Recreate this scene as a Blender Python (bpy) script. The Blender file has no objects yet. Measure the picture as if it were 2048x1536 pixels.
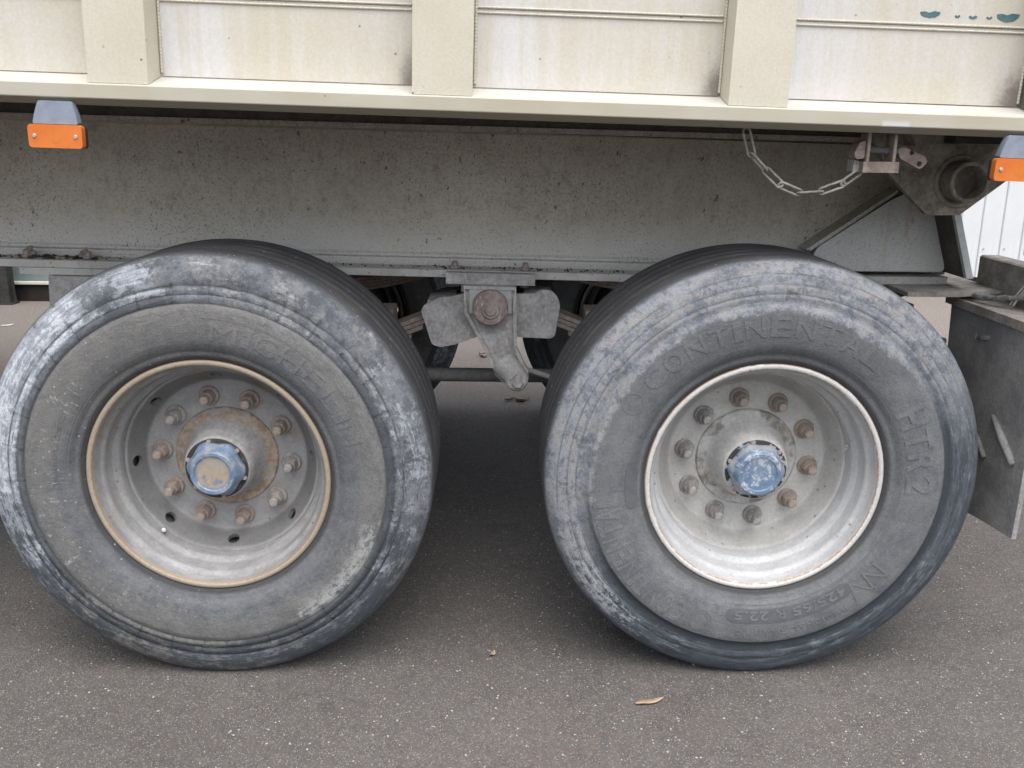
import bpy, bmesh, math, random
from mathutils import Vector, Matrix
random.seed(7)
PI = math.pi
sc = bpy.context.scene
COL = sc.collection

# ------------------------------------------------------------------ camera
cam_d = bpy.data.cameras.new('camera')
cam = bpy.data.objects.new('camera', cam_d); COL.objects.link(cam)
CX, CY, CZ, YAW, PITCH, ROLL, F = 0.0109, -2.1385, 1.3677, 0.02088, 0.26432, 0.0117, 1864.0
cam_d.sensor_fit = 'HORIZONTAL'; cam_d.sensor_width = 36.0; cam_d.lens = 36.0 * F / 2048.0
cam_d.clip_start = 0.05; cam_d.clip_end = 1500
fw = Vector((math.sin(YAW)*math.cos(PITCH), math.cos(YAW)*math.cos(PITCH), -math.sin(PITCH)))
rt = Vector((math.cos(YAW), -math.sin(YAW), 0)); up = rt.cross(fw)
r2 = rt*math.cos(ROLL) + up*math.sin(ROLL); u2 = up*math.cos(ROLL) - rt*math.sin(ROLL)
M = Matrix((r2, u2, -fw)).transposed().to_4x4(); M.translation = Vector((CX, CY, CZ))
cam.matrix_world = M
sc.camera = cam

# ------------------------------------------------------------------ sky, sun, exposure (overcast)
SUN_EL, SUN_AZ = math.radians(67), math.radians(168)     # azimuth from +Y, clockwise
w = bpy.data.worlds.new('World'); sc.world = w; w.use_nodes = True
nt = w.node_tree; nt.nodes.clear()
sky = nt.nodes.new('ShaderNodeTexSky'); sky.sky_type = 'NISHITA'; sky.sun_disc = False
sky.sun_elevation = SUN_EL; sky.sun_rotation = SUN_AZ
sky.air_density = 1.0; sky.dust_density = 4.0; sky.ozone_density = 1.0
hs = nt.nodes.new('ShaderNodeHueSaturation'); hs.inputs['Saturation'].default_value = 0.42
bg = nt.nodes.new('ShaderNodeBackground'); bg.inputs['Strength'].default_value = 0.15
wo = nt.nodes.new('ShaderNodeOutputWorld')
nt.links.new(sky.outputs[0], hs.inputs['Color']); nt.links.new(hs.outputs[0], bg.inputs[0]); nt.links.new(bg.outputs[0], wo.inputs[0])
sd = bpy.data.lights.new('sun', 'SUN'); sd.energy = 1.5; sd.angle = math.radians(70); sd.color = (1.0, 0.97, 0.93)
so = bpy.data.objects.new('sun', sd); COL.objects.link(so)
sdir = Vector((math.sin(SUN_AZ)*math.cos(SUN_EL), math.cos(SUN_AZ)*math.cos(SUN_EL), math.sin(SUN_EL)))
so.rotation_euler = (-sdir).to_track_quat('-Z', 'Y').to_euler(); so.location = (0, -4, 8)
sc.view_settings.view_transform = 'Standard'; sc.view_settings.look = 'None'
sc.view_settings.exposure = 0.84; sc.view_settings.gamma = 1; sc.view_settings.use_curve_mapping = False

# ------------------------------------------------------------------ node helpers
class V:
    def __init__(s, g, sock): s.g = g; s.s = sock
    def _b(s, op, o, rev=False):
        n = s.g.nt.nodes.new('ShaderNodeMath'); n.operation = op
        a, b = (o, s) if rev else (s, o)
        for i, q in enumerate((a, b)):
            if isinstance(q, V): s.g.nt.links.new(q.s, n.inputs[i])
            else: n.inputs[i].default_value = float(q)
        return V(s.g, n.outputs[0])
    def __add__(s, o): return s._b('ADD', o)
    __radd__ = __add__
    def __sub__(s, o): return s._b('SUBTRACT', o)
    def __rsub__(s, o): return s._b('SUBTRACT', o, True)
    def __mul__(s, o): return s._b('MULTIPLY', o)
    __rmul__ = __mul__
    def __truediv__(s, o): return s._b('DIVIDE', o)
    def __pow__(s, o): return s._b('POWER', o)
    def max(s, o): return s._b('MAXIMUM', o)
    def min(s, o): return s._b('MINIMUM', o)
    def abs(s): return s._b('ABSOLUTE', 0)
    def sin(s): return s._b('SINE', 0)
    def sat(s): return s.max(0.0).min(1.0)

class G:
    def __init__(s, m):
        m.use_nodes = True; s.nt = m.node_tree; s.nt.nodes.clear()
        s.out = s.nt.nodes.new('ShaderNodeOutputMaterial')
        s.bsdf = s.nt.nodes.new('ShaderNodeBsdfPrincipled')
        s.nt.links.new(s.bsdf.outputs[0], s.out.inputs['Surface'])
        tc = s.nt.nodes.new('ShaderNodeTexCoord'); s.P = tc.outputs['Object']
        sp = s.nt.nodes.new('ShaderNodeSeparateXYZ'); s.nt.links.new(s.P, sp.inputs[0])
        s.x, s.y, s.z = (V(s, sp.outputs[i]) for i in range(3))
    def set(s, inp, v):
        if isinstance(v, V): v = v.s
        if hasattr(v, 'is_linked') or isinstance(v, bpy.types.NodeSocket): s.nt.links.new(v, inp)
        else:
            if isinstance(v, (tuple, list)) and len(v) == 3 and inp.type == 'RGBA': v = (*v, 1)
            inp.default_value = v
    def vec(s, x, y, z):
        n = s.nt.nodes.new('ShaderNodeCombineXYZ')
        for i, q in enumerate((x, y, z)): s.set(n.inputs[i], q)
        return n.outputs[0]
    def scl(s, a, b, c, o=(0, 0, 0)):
        return s.vec(s.x*a + o[0], s.y*b + o[1], s.z*c + o[2])
    def noise(s, scale, detail=5, rough=0.6, vec=None, dist=0.0):
        n = s.nt.nodes.new('ShaderNodeTexNoise'); s.nt.links.new(vec or s.P, n.inputs['Vector'])
        n.inputs['Scale'].default_value = scale; n.inputs['Detail'].default_value = detail
        n.inputs['Roughness'].default_value = rough; n.inputs['Distortion'].default_value = dist
        return V(s, n.outputs[0])
    def vor(s, scale, vec=None, feat='F1'):
        n = s.nt.nodes.new('ShaderNodeTexVoronoi'); n.feature = feat
        s.nt.links.new(vec or s.P, n.inputs['Vector']); n.inputs['Scale'].default_value = scale
        col = None
        if feat == 'F1':
            sp = s.nt.nodes.new('ShaderNodeSeparateColor'); s.nt.links.new(n.outputs['Color'], sp.inputs[0])
            col = [V(s, sp.outputs[i]) for i in range(3)]
        return V(s, n.outputs['Distance']), col
    def ss(s, v, a, b):
        n = s.nt.nodes.new('ShaderNodeMapRange'); n.interpolation_type = 'SMOOTHSTEP'
        s.set(n.inputs['Value'], v)
        if a > b:
            n.inputs['From Min'].default_value = b; n.inputs['From Max'].default_value = a
            n.inputs['To Min'].default_value = 1; n.inputs['To Max'].default_value = 0
        else:
            n.inputs['From Min'].default_value = a; n.inputs['From Max'].default_value = b
        return V(s, n.outputs[0])
    def band(s, v, a, b, c, d): return s.ss(v, a, b) * s.ss(v, d, c)
    def mix(s, f, a, b):
        n = s.nt.nodes.new('ShaderNodeMix'); n.data_type = 'RGBA'
        s.set(n.inputs['Factor'], f); s.set(n.inputs['A'] if False else n.inputs[6], a); s.set(n.inputs[7], b)
        return n.outputs[2]
    def mul(s, c, f):
        n = s.nt.nodes.new('ShaderNodeMix'); n.data_type = 'RGBA'; n.blend_type = 'MULTIPLY'
        n.inputs['Factor'].default_value = 1.0
        s.set(n.inputs[6], c); s.set(n.inputs[7], f if not isinstance(f, V) else s.grey(f)); return n.outputs[2]
    def grey(s, v):
        n = s.nt.nodes.new('ShaderNodeCombineColor')
        for i in range(3): s.set(n.inputs[i], v)
        return n.outputs[0]
    def bump(s, h, dist=0.003, strength=1.0):
        n = s.nt.nodes.new('ShaderNodeBump'); n.inputs['Distance'].default_value = dist; n.inputs['Strength'].default_value = strength
        s.set(n.inputs['Height'], h); s.nt.links.new(n.outputs[0], s.bsdf.inputs['Normal'])
    def done(s, base, rough=0.7, metal=0.0, spec=0.4):
        s.set(s.bsdf.inputs['Base Color'], base); s.set(s.bsdf.inputs['Roughness'], rough)
        s.set(s.bsdf.inputs['Metallic'], metal); s.set(s.bsdf.inputs['Specular IOR Level'], spec)

def material(name, fn):
    m = bpy.data.materials.new(name); fn(G(m)); return m

# ------------------------------------------------------------------ materials
def m_asphalt(g):
    d1, c1 = g.vor(170); d2, c2 = g.vor(330); d3, c3 = g.vor(95)
    big = g.noise(0.9, 6, 0.62); mid = g.noise(6, 6, 0.68); fine = g.noise(240, 3, 0.7); blot = g.noise(26, 5, .7)
    base = g.mix(g.ss(big, .35, .66), (.098, .092, .088), (.124, .116, .111))
    base = g.mix(g.ss(mid, .42, .70)*.6, base, (.078, .071, .071))
    base = g.mix(g.ss(blot, .48, .70)*.40, base, (.150, .138, .135))
    base = g.mix(g.ss(g.noise(2.3, 5, .7, g.scl(1, 1, 1, (7, 3, 0))), .60, .72)*.4, base, (.125, .095, .085))
    base = g.mix(g.ss(g.noise(4.3, 6, .75, g.scl(1, 1, 1, (1, 9, 0))), .58, .66)*.45, base, (.062, .057, .056))
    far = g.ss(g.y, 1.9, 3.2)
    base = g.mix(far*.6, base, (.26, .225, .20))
    st = (c1[0]*.6 + c2[0]*.5)
    base = g.mul(base, st*.42 + .76)
    dens = g.ss(mid, .36, .62)*.05
    base = g.mix(g.ss(c1[1] + dens, .80, .99)*g.ss(d1, .48, .28)*.45, base, (.235, .218, .21))
    base = g.mix(g.ss(c1[2], .93, .96)*g.ss(d1, .45, .30)*.5, base, (.20, .115, .095))
    base = g.mix(g.ss(c1[2], .05, .03)*g.ss(d1, .45, .30)*.5, base, (.26, .22, .13))
    base = g.mix(g.ss(c2[2] + dens, .945, .975)*g.ss(d2, .42, .28)*.75, base, (.44, .42, .40))
    base = g.mix(g.ss(c3[1] + dens, 0.985, 1.0)*g.ss(d3, .30, .20)*.9, base, (.50, .48, .45))
    base = g.mix(g.ss(c3[0], .965, .98)*g.ss(d3, .32, .22)*.7, base, (.25, .18, .13))
    base = g.mix(g.ss(c3[2], .955, .97)*g.ss(d3, .40, .28)*.7, base, (.05, .047, .046))
    base = g.mul(base, g.ss(fine, .2, .8)*.5 + .75)
    g.done(base, .86, 0, .3)
    g.bump(d1*-.6 + d2*-.4 + fine*.5 + blot*.6, .004, .8)

def speck(g, scale, thr, size=.35, vec=None, k=0):
    d, c = g.vor(scale, vec); return g.ss(c[k], thr, min(1, thr+.02))*g.ss(d, size, size*.6)

def m_paint(post):
    def f(g):
        st = g.noise(1, 5, .65, g.scl(38, 38, 2.2)); big = g.noise(4.2, 4, .6); fn = g.noise(160, 3, .7)
        if post: base = g.mix(g.ss(big, .3, .7), (.545, .505, .405), (.59, .555, .465))
        else:
            base = g.mix(g.ss(big, .36, .62), (.55, .525, .47), (.535, .495, .405))
            base = g.mix(g.ss(st, .45, .72)*.42, base, (.61, .608, .605))
        if not post:
            for px in (-.734, -.039, .650):
                base = g.mix(g.ss(g.x - px, .24, .02)*g.ss(g.x - px, -.01, .0)*g.ss(st*.7 + big*.5, .42, .66)*.85, base, (.61, .615, .635))
        base = g.mix(g.ss(st, .60, .80)*.22, base, (.47, .42, .32))
        base = g.mul(base, g.ss(fn, .15, .85)*.16 + .90)
        # grime caught beside the posts
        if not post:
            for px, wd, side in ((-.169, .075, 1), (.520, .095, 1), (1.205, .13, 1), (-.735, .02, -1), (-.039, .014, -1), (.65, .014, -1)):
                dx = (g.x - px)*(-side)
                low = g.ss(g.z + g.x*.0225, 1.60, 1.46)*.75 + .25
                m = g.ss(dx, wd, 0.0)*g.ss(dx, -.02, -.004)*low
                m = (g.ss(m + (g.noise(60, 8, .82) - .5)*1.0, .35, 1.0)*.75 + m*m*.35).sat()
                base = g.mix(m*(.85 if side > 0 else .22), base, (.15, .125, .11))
        base = g.mix(speck(g, 90, .982, .30), base, (.20, .17, .14))
        base = g.mix(speck(g, 34, .99, .14, None, 1)*.5, base, (.30, .22, .14))
        g.done(base, .52, 0, .4); g.bump(fn*.4 + st*.6, .0012, .35)
    return f

def m_rail(g):
    st = g.noise(1, 5, .65, g.scl(5, 30, 30)); big = g.noise(5, 4, .6); fn = g.noise(170, 3, .7)
    base = g.mix(g.ss(big, .32, .68), (.42, .385, .295), (.455, .43, .36))
    base = g.mix(g.ss(st, .52, .75)*.5, base, (.46, .45, .425))
    # pale repaired patch
    patch = g.band(g.x, .858, .864, .918, .926)
    base = g.mix(patch*g.ss(g.z + g.x*.0225 + (big-.5)*.02, 1.424, 1.414)*.7, base, (.56, .58, .60))
    base = g.mix(speck(g, 45, .972, .26), base, (.16, .13, .10))
    base = g.mix(g.ss(g.noise(14, 6, .7), .66, .80)*.5, base, (.42, .36, .26))
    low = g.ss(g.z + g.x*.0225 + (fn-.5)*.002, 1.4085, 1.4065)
    base = g.mix(low*.85, base, (.20, .18, .125))  # down-facing lip painted darker, its shade put into the colour
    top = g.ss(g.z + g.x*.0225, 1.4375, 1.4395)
    base = g.mix(top*.6, base, (.56, .55, .53)); base = g.mix(top*g.ss(g.noise(60, 6, .75), .58, .66)*.5, base, (.25, .22, .18))  # up-facing chamfer lightened for sky light, grime flecks over it
    g.done(base, .5, 0, .4); g.bump(fn*.5 + st*.5, .001, .35)

def m_web(g, pale=False):
    big = g.noise(2.6, 6, .65); sp1 = g.noise(95, 4, .75); ver = g.noise(1, 5, .7, g.scl(46, 46, 6)); fn = g.noise(260, 3, .7)
    d1 = g.noise(150, 3, .65); d2 = g.noise(62, 4, .75, g.scl(1, 1, .6, (3, 1, 5)))
    h = g.z + g.x*.0165
    if pale:
        base = g.mix(g.ss(big, .34, .68), (.40, .405, .395), (.50, .51, .505))
        rust = g.ss(g.noise(1, 5, .7, g.scl(26, 26, 4)), .50, .72)*g.band(g.x, 1.08, 1.13, 1.17, 1.23)
        base = g.mix(rust*.8, base, (.29, .20, .12))
    else:
        base = g.mix(g.ss(big, .34, .68), (.385, .346, .286), (.49, .45, .384))
        base = g.mix(g.ss(ver, .45, .75)*.4, base, (.50, .48, .44))
    base = g.mix(g.ss(sp1, .48, .66)*(.25 if pale else .55), base, (.25, .23, .198))
    base = g.mix(g.ss(sp1, .46, .30)*.5, base, (.50, .49, .465))
    m2 = g.noise(30, 7, .78, g.scl(1, 1, .7, (2, 4, 1)))
    base = g.mix(g.ss(m2, .50, .64)*(.2 if pale else .5), base, (.23, .205, .17)); base = g.mix(g.ss(m2, .46, .36)*.35, base, (.53, .50, .45))
    bounce_light = g.ss(h + (g.noise(5, 5, .7) - .5)*.14, 1.17, 1.01)  # lower web lightened: ground bounce and sky light put into the colour
    base = g.mix(bounce_light*.75, base, (.585, .58, .56))
    lump = g.ss(g.noise(3.2, 3, .6), .35, .6)
    base = g.mix(g.ss(d1 + lump*.05,   .610, .67)*(.25 if pale else .6), base, (.115, .102, .085))
    base = g.mix(g.ss(d2 + lump*.05, .675, .71)*(.45 if pale else .85), base, (.055, .050, .044))
    base = g.mix(g.ss(g.noise(1.1, 5, .6, g.scl(1, 1, 2.2)), .55, .72)*(.1 if pale else .40), base, (.23, .205, .165))
    base = g.mul(base, g.ss(fn, .2, .8)*.34 + .83)
    g.done(base, .62, .1, .4); g.bump(sp1*.6 + fn*.4, .002, .5)

def m_flange(g):
    n = g.noise(38, 6, .75); b = g.noise(9, 5, .7)
    base = g.mix(g.ss(b, .35, .65), (.40, .392, .37), (.52, .512, .49))
    base = g.mix(g.ss(n, .55, .72)*.7, base, (.15, .135, .115))
    base = g.mix(speck(g, 150, .90, .36), base, (.05, .045, .04))
    g.done(base, .75, 0, .3); g.bump(n, .002, .6)

def m_steel(dark, light, rustc=(.16, .085, .045), rust=.35, streak=True, metal=0.0):
    def f(g):
        b = g.noise(16, 6, .72); n = g.noise(90, 5, .75); st = g.noise(1, 4, .6, g.scl(110, 110, 22))
        base = g.mix(g.ss(b, .34, .66), dark, light)
        base = g.mix(g.ss(g.noise(22, 5, .7, g.scl(1, 1, 1, (3, 5, 1))), .54, .70)*rust, base, rustc)
        if streak: base = g.mix(g.ss(st, .585, .66)*.6, base, (.46, .45, .44))
        base = g.mul(base, g.ss(n, .2, .8)*.55 + .72)
        g.done(base, .72, metal, .35); g.bump(n*.6 + b, .003, .7)
    return f

def polar(g):
    R = (g.x*g.x + g.z*g.z)**.5
    return R, g.x/R, g.z/R

def tyre_common(g, R, cx, cz):
    streak = g.noise(1, 6, .68, g.vec(cx*4.0, R*52 + g.y*9, cz*4.0))
    fine = g.noise(1, 5, .72, g.vec(cx*26, R*150, cz*26))
    blot = g.noise(15, 6, .70); grit = g.noise(210, 4, .75)
    return streak, fine, blot, grit

def m_tyre_scuffed(g, k=1.0):
    R, cx, cz = polar(g); streak, fine, blot, grit = tyre_common(g, R, cx, cz)
    chalk = g.noise(55, 9, .82); scr = g.noise(1, 7, .78, g.vec(cx*11, R*130 + g.y*30, cz*11)); mott = g.noise(7, 6, .72, g.scl(1, 1, 1, (3, 0, 8)))
    side = g.mix(g.ss(blot, .34, .66), (.098, .106, .117), (.140, .147, .157))
    side = g.mix(g.ss(R + (chalk-.5)*.05 + (mott-.5)*.07, .345, .395)*.80, side, g.mix(g.ss(chalk*.5 + blot*.5, .42, .60), (.138, .138, .138), (.198, .193, .184)))
    side = g.mix(g.ss(streak, .50, .70)*.5, side, (.182, .185, .19))
    side = g.mix(g.ss(chalk*.6 + mott*.5, .50, .68)*.55, side, (.20, .20, .198))
    side = g.mix(g.ss(cx*-.5 + cz*.7 + (blot-.5)*1.6, .35, .95)*.35, side, (.155, .148, .135))
    side = g.mix(g.ss(scr, .56, .66)*.35, side, (.060, .063, .069))
    side = g.mix(g.band(R, .29, .295, .306, .316)*.8, side, (.035, .035, .036))
    # pale scratches across the wall, mostly towards the front of the trailer
    for a_, o_, th in ((30, 0, .640), (47, 7, .660)):
        rad = g.noise(1, 3, .6, g.vec(cx*a_ + g.noise(13, 4, .7)*5.5 + o_, R*9, cz*a_))
        sm = g.ss(rad, th, th+.025)*g.ss(cx*-1.0 + (mott-.5)*1.2, .35, .95)*g.band(R, .325, .36, .435, .447)*g.ss(chalk, .42, .55)
        side = g.mix(sm*.7, side, (.38, .385, .39))
    side = g.mix(speck(g, 130, .945, .36)*g.ss(cx*-1.0, -.4, .8)*.8, side, (.36, .36, .36))
    rp = g.ss(chalk*.55 + scr*.35 + mott*.2 + g.ss(cx*.80 - cz*.62, .80, 1.0)*.30, .80, .87)*g.ss(R, .375, .425)
    side = g.mix(rp*.75, side, (.43, .44, .44))
    # outer band: scuffed by kerbs
    ob = g.ss(R + (chalk-.5)*.034, .438, .448)
    wl = g.ss(cx*-.95 + cz*.25 + (mott-.5)*1.3, .0, .90); wr = g.ss(cx*.97 + cz*.05 + (mott-.5)*1.0, .55, 1.0)*.72; wt = g.ss(cz + (mott-.5)*.8, .25, .95)*.58
    W = wl.max(wr).max(wt)
    band = g.mix(g.ss(blot*.6 + chalk*.5, .46, .64), (.085, .094, .110), (.180, .191, .210))
    band = g.mix(g.ss(mott*.6 + chalk*.5, .52, .64)*.6, band, (.225, .220, .208))
    tan = g.ss(cx*-.55 - cz*.85 + (mott-.5)*2.4, .50, 1.0)*g.ss(chalk, .40, .56)
    band = g.mix(tan*.7, band, (.225, .208, .170))
    a = g.ss(chalk*.42 + scr*.30 + mott*.40 + streak*.22 + W*.40, .93, 1.03)
    band = g.mix(a*g.ss(R, .558, .538)*.95, band, g.mix(g.ss(scr, .35, .65), (.235, .258, .30), (.37, .395, .44)))
    hot = g.ss(chalk*.50 + scr*.35 + mott*.30 + wl*.37 + g.ss(cx*.92 - cz*.42, .70, 1.0)*.24, .93, 1.0)*g.band(R, .438, .45, .528, .545)
    band = g.mix(hot*.95, band, (.55, .58, .635))
    smear = g.ss(scr*.6 + blot*.5 + g.ss(cz*-1.0 + (cx*.4).abs(), .2, .9)*.16, .66, .72)*g.band(R, .445, .455, .535, .55)
    band = g.mix(smear*.85, band, (.042, .050, .062))
    cut = g.ss(g.noise(1, 2, .5, g.vec(cx*7, R*210, cz*7)), .70, .74)*g.ss(mott, .45, .6)
    band = g.mix(cut*.8, band, (.035, .040, .048))
    col = g.mix(ob, side, band)
    # dark bare ring where the wear step starts
    rg = g.band(R + (chalk-.5)*.018, .433, .439, .456, .464)*g.ss(blot*.5 + mott*.45 + g.ss((cx*.75 + cz*-.30).abs(), .1, .7)*.28, .54, .62)
    col = g.mix(rg*.80, col, (.050, .056, .066))
    rg2 = g.band(R, .474, .477, .479, .482)*g.ss(mott, .42, .56)*.75; col = g.mix(rg2, col, (.045, .05, .058))
    edge = g.ss(R + (blot-.5)*.012, .540, .549); col = g.mix(edge, col, (.070, .075, .086))
    tread = g.ss(g.y, .055, .075)
    tc = g.mix(g.ss(streak, .4, .7), (.056, .057, .062), (.090, .090, .092))
    col = g.mix(tread*edge, col, tc)
    col = g.mix(speck(g, 150, .955, .32)*edge, col, (.50, .50, .48))
    col = g.mul(col, (g.ss(grit, .15, .85)*.50 + .76)*k)
    g.done(col, .68, 0, .35)
    ang = V(g, g.nt.nodes.new('ShaderNodeMath').outputs[0]); n = ang.s.node; n.operation = 'ARCTAN2'; g.set(n.inputs[0], g.z); g.set(n.inputs[1], g.x)
    tick = g.ss((ang*34 + chalk*2.5).sin(), .985, .999)*g.band(R, .436, .44, .49, .495)*g.ss(mott, .44, .54)
    g.bump(scr*.5 + grit*.3 + chalk*.8 - tick*.9 - cut*.6, .0055, .8)

def m_tyre_muddy(g, k=1.0):
    R, cx, cz = polar(g); streak, fine, blot, grit = tyre_common(g, R, cx, cz)
    chalk = g.noise(55, 9, .82); scr = g.noise(1, 7, .78, g.vec(cx*11, R*130 + g.y*30, cz*11)); mott = g.noise(7, 6, .72, g.scl(1, 1, 1, (3, 0, 8)))
    side = g.mix(g.ss(blot, .34, .66), (.112, .120, .131), (.162, .168, .175))
    side = g.mix(g.ss(streak, .52, .72)*.45, side, (.185, .188, .192))
    side = g.mix(g.ss(chalk*.6 + mott*.5, .52, .68)*.5, side, (.20, .203, .205))
    side = g.mix(g.ss(scr, .56, .66)*.35, side, (.066, .070, .077))
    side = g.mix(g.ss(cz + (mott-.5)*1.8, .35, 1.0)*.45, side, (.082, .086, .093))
    side = g.mix(g.band(R, .29, .295, .306, .316)*.8, side, (.035, .035, .036))
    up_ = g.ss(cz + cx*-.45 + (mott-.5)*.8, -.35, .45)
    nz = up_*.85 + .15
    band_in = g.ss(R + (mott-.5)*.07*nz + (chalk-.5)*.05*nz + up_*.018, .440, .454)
    dust = g.mix(g.ss(chalk*.6 + blot*.5, .48, .60), (.128, .142, .170), (.242, .256, .283))
    dust = g.mix(g.ss(g.noise(48, 8, .80, g.scl(1, 1, 1, (5, 5, 2)))*.7 + streak*.35, .50, .58)*.48, dust, (.31, .288, .262))
    dust = g.mix(g.ss(g.noise(24, 8, .80, g.scl(1, 1, 1, (4, 2, 7))), .54, .62)*.75, dust, (.095, .105, .128))
    rub = g.mix(g.ss(streak*.5 + scr*.5, .40, .64), (.048, .057, .070), (.105, .121, .143))
    rub = g.mix(g.ss(scr*.5 + mott*.4 + chalk*.2, .56, .66)*.7, rub, (.21, .235, .265))
    scuff = g.ss(chalk*.5 + scr*.4 + g.ss(cx*-.85 - cz*.42, .55, 1.0)*.30, .68, .76)*g.band(R, .468, .48, .52, .54)
    rub = g.mix(scuff*.9, rub, (.40, .415, .43))
    band = g.mix(up_, rub, dust)
    col = g.mix(band_in, side, band)
    rg = g.band(R + (chalk-.5)*.014, .436, .442, .458, .468)*(1 - up_*.85); col = g.mix(rg*.88, col, (.034, .040, .050))
    for r0 in (.470, .492, .516): col = g.mix(g.band(R, r0-.003, r0-.001, r0+.001, r0+.003)*up_*g.ss(mott, .38, .55)*.5, col, (.07, .077, .09))
    edge = g.ss(R + (blot-.5)*.010, .540, .549); col = g.mix(edge, col, (.070, .076, .088))
    tread = g.ss(g.y, .055, .075)
    tc = g.mix(g.ss(streak, .4, .7), (.056, .057, .062), (.090, .090, .092))
    col = g.mix(tread*edge, col, tc)
    col = g.mix(speck(g, 150, .955, .32)*edge, col, (.50, .50, .48))
    col = g.mul(col, (g.ss(grit, .15, .85)*.50 + .76)*k)
    g.done(col, .66, 0, .35)
    g.bump(scr*.5 + grit*.3 + chalk*.8, .005, .8)

def m_lettering(g):
    b = g.noise(40, 5, .7)
    g.done(g.mix(g.ss(b, .3, .7), (.13, .132, .134), (.165, .165, .163)), .62, 0, .4); g.bump(b, .001, .5)
def m_slot(g):
    b = g.noise(40, 5, .7); g.done(g.mix(g.ss(b, .3, .7), (.085, .090, .10), (.115, .12, .128)), .65, 0, .35)

def m_rim(c1, c2, lipc, rustc, rust, dirt, cone=0.0):
    def f(g):
        R, cx, cz = polar(g)
        b = g.noise(18, 6, .7); n = g.noise(120, 4, .75); st = g.noise(1, 5, .65, g.vec(cx*5, R*40, g.y*40))
        base = g.mix(g.ss(b*.5 + st*.5, .38, .64), c1, c2)
        base = g.mix(g.ss(g.noise(9, 6, .72, g.scl(1, 1, 1, (2, 9, 4))), .52, .70)*dirt, base, (.235, .195, .150))
        lip = g.ss(R, .2815, .2840)*g.ss(g.y, .034, .028)
        base = g.mix(lip*g.ss(b + .22, .4, .66), base, lipc)
        edge = (g.band(R + (n-.5)*.005, .2825, .2838, .2850, .2868)*g.ss(g.y, .036, .030)).max(g.band(R + (n-.5)*.005, .2955, .2970, .30, .302))
        base = g.mix(edge*g.ss(g.noise(26, 5, .75) + rust*.42, .52, .66), base, rustc)
        base = g.mix(speck(g, 70, .94, .30)*.7, base, (.20, .11, .06))
        base = g.mix(g.band(R + (b-.5)*.006, .204, .212, .238, .246)*cone, base, (.10, .098, .096))  # darker cone ring: crevice dirt and cavity shade painted together
        base = g.mul(base, g.ss(n, .2, .8)*.28 + .85)
        g.done(base, .52, .1, .4); g.bump(n*.4 + b*.4, .0015, .5)
    return f

def m_hub(rusty, grey, grey2):
    def f(g):
        R, cx, cz = polar(g)
        b = g.noise(26, 6, .74); n = g.noise(110, 4, .75)
        base = g.mix(g.ss(b, .35, .65), grey, grey2)
        ring = g.band(R + (b-.5)*.03, .100, .112, .150, .155)
        if rusty:
            rc = g.mix(g.ss(g.noise(34, 6, .75), .40, .60), (.33, .27, .205), (.22, .165, .125))
            rc = g.mix(g.ss(g.noise(11, 5, .7), .50, .60)*.75, rc, (.30, .285, .27))
            rc = g.mix(g.ss(g.noise(60, 5, .75), .56, .66)*.6, rc, (.36, .25, .15))
            amt = g.ss(g.noise(12, 5, .7, g.scl(1, 1, 1, (6, 1, 2))) + .30, .52, .70)
        else:
            rc = g.mix(g.ss(g.noise(30, 6, .75), .42, .60), (.20, .185, .165), (.36, .35, .33))
            amt = g.ss(g.noise(9, 4, .6, g.scl(1, 1, 1, (6, 1, 2))), .50, .56)
        base = g.mix(ring*amt, base, rc)
        crack = g.band(R + (n-.5)*.004, .1290, .1305, .1325, .134)*g.ss(b, .45, .6)
        base = g.mix(crack*.6, base, (.10, .08, .065))
        base = g.mul(base, g.ss(n, .2, .8)*.4 + .80)
        g.done(base, .65, 0, .35); g.bump(n*.5 + b*.7, .003, .6)
    return f

def m_seal(chips):
    def f(g):
        n = g.noise(36, 4, .65)
        base = (.030, .028, .027)
        if chips: base = g.mix(g.ss(n, .50, .53), base, (.30, .31, .32))
        else: base = g.mix(g.ss(n, .45, .75), base, (.075, .065, .058))
        g.done(base, .55, 0, .4); g.bump(n, .002, .5)
    return f

def m_cap(chipped):
    def f(g):
        n = g.noise(60, 6, .75); b = g.noise(24, 5, .7); R, cx, cz = polar(g)
        base = g.mix(g.ss(b, .35, .65), (.11, .175, .275), (.20, .255, .335))
        if chipped:
            base = g.mix(g.ss(n*.7 + b*.3, .50, .56)*.85, base, (.44, .48, .53))
            base = g.mix(g.ss(n, .68, .72), base, (.38, .26, .18))
            base = g.mix(g.ss(g.y, .075, .088)*g.ss(b, .42, .5), base, (.28, .30, .32))
        else:
            d = g.ss(R + (b-.5)*.02, .043, .036)*g.ss(g.y, .065, .060)
            base = g.mix(d*g.ss(b + .12, .42, .60), base, (.34, .275, .205))
            base = g.mix(g.ss(n*.6 + b*.5, .53, .64)*.75, base, (.34, .32, .295))
        g.done(base, .36, 0, .5); g.bump(n*.6 + b*.8, .003, .6)
    return f

def m_nut(g):
    b = g.noise(60, 5, .7); n = g.noise(220, 4, .7)
    oi = V(g, g.nt.nodes.new('ShaderNodeObjectInfo').outputs['Random'])
    base = g.mix(g.ss(b, .36, .64), (.245, .225, .212), (.40, .387, .376))
    base = g.mix(g.ss(b*.6 + oi*.6, .50, .72)*.6, base, (.25, .175, .135))
    base = g.mul(base, oi*.3 + .85)
    g.done(g.mul(base, g.ss(n, .2, .8)*.4 + .8), .62, .1, .4); g.bump(n, .001, .6)

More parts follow.
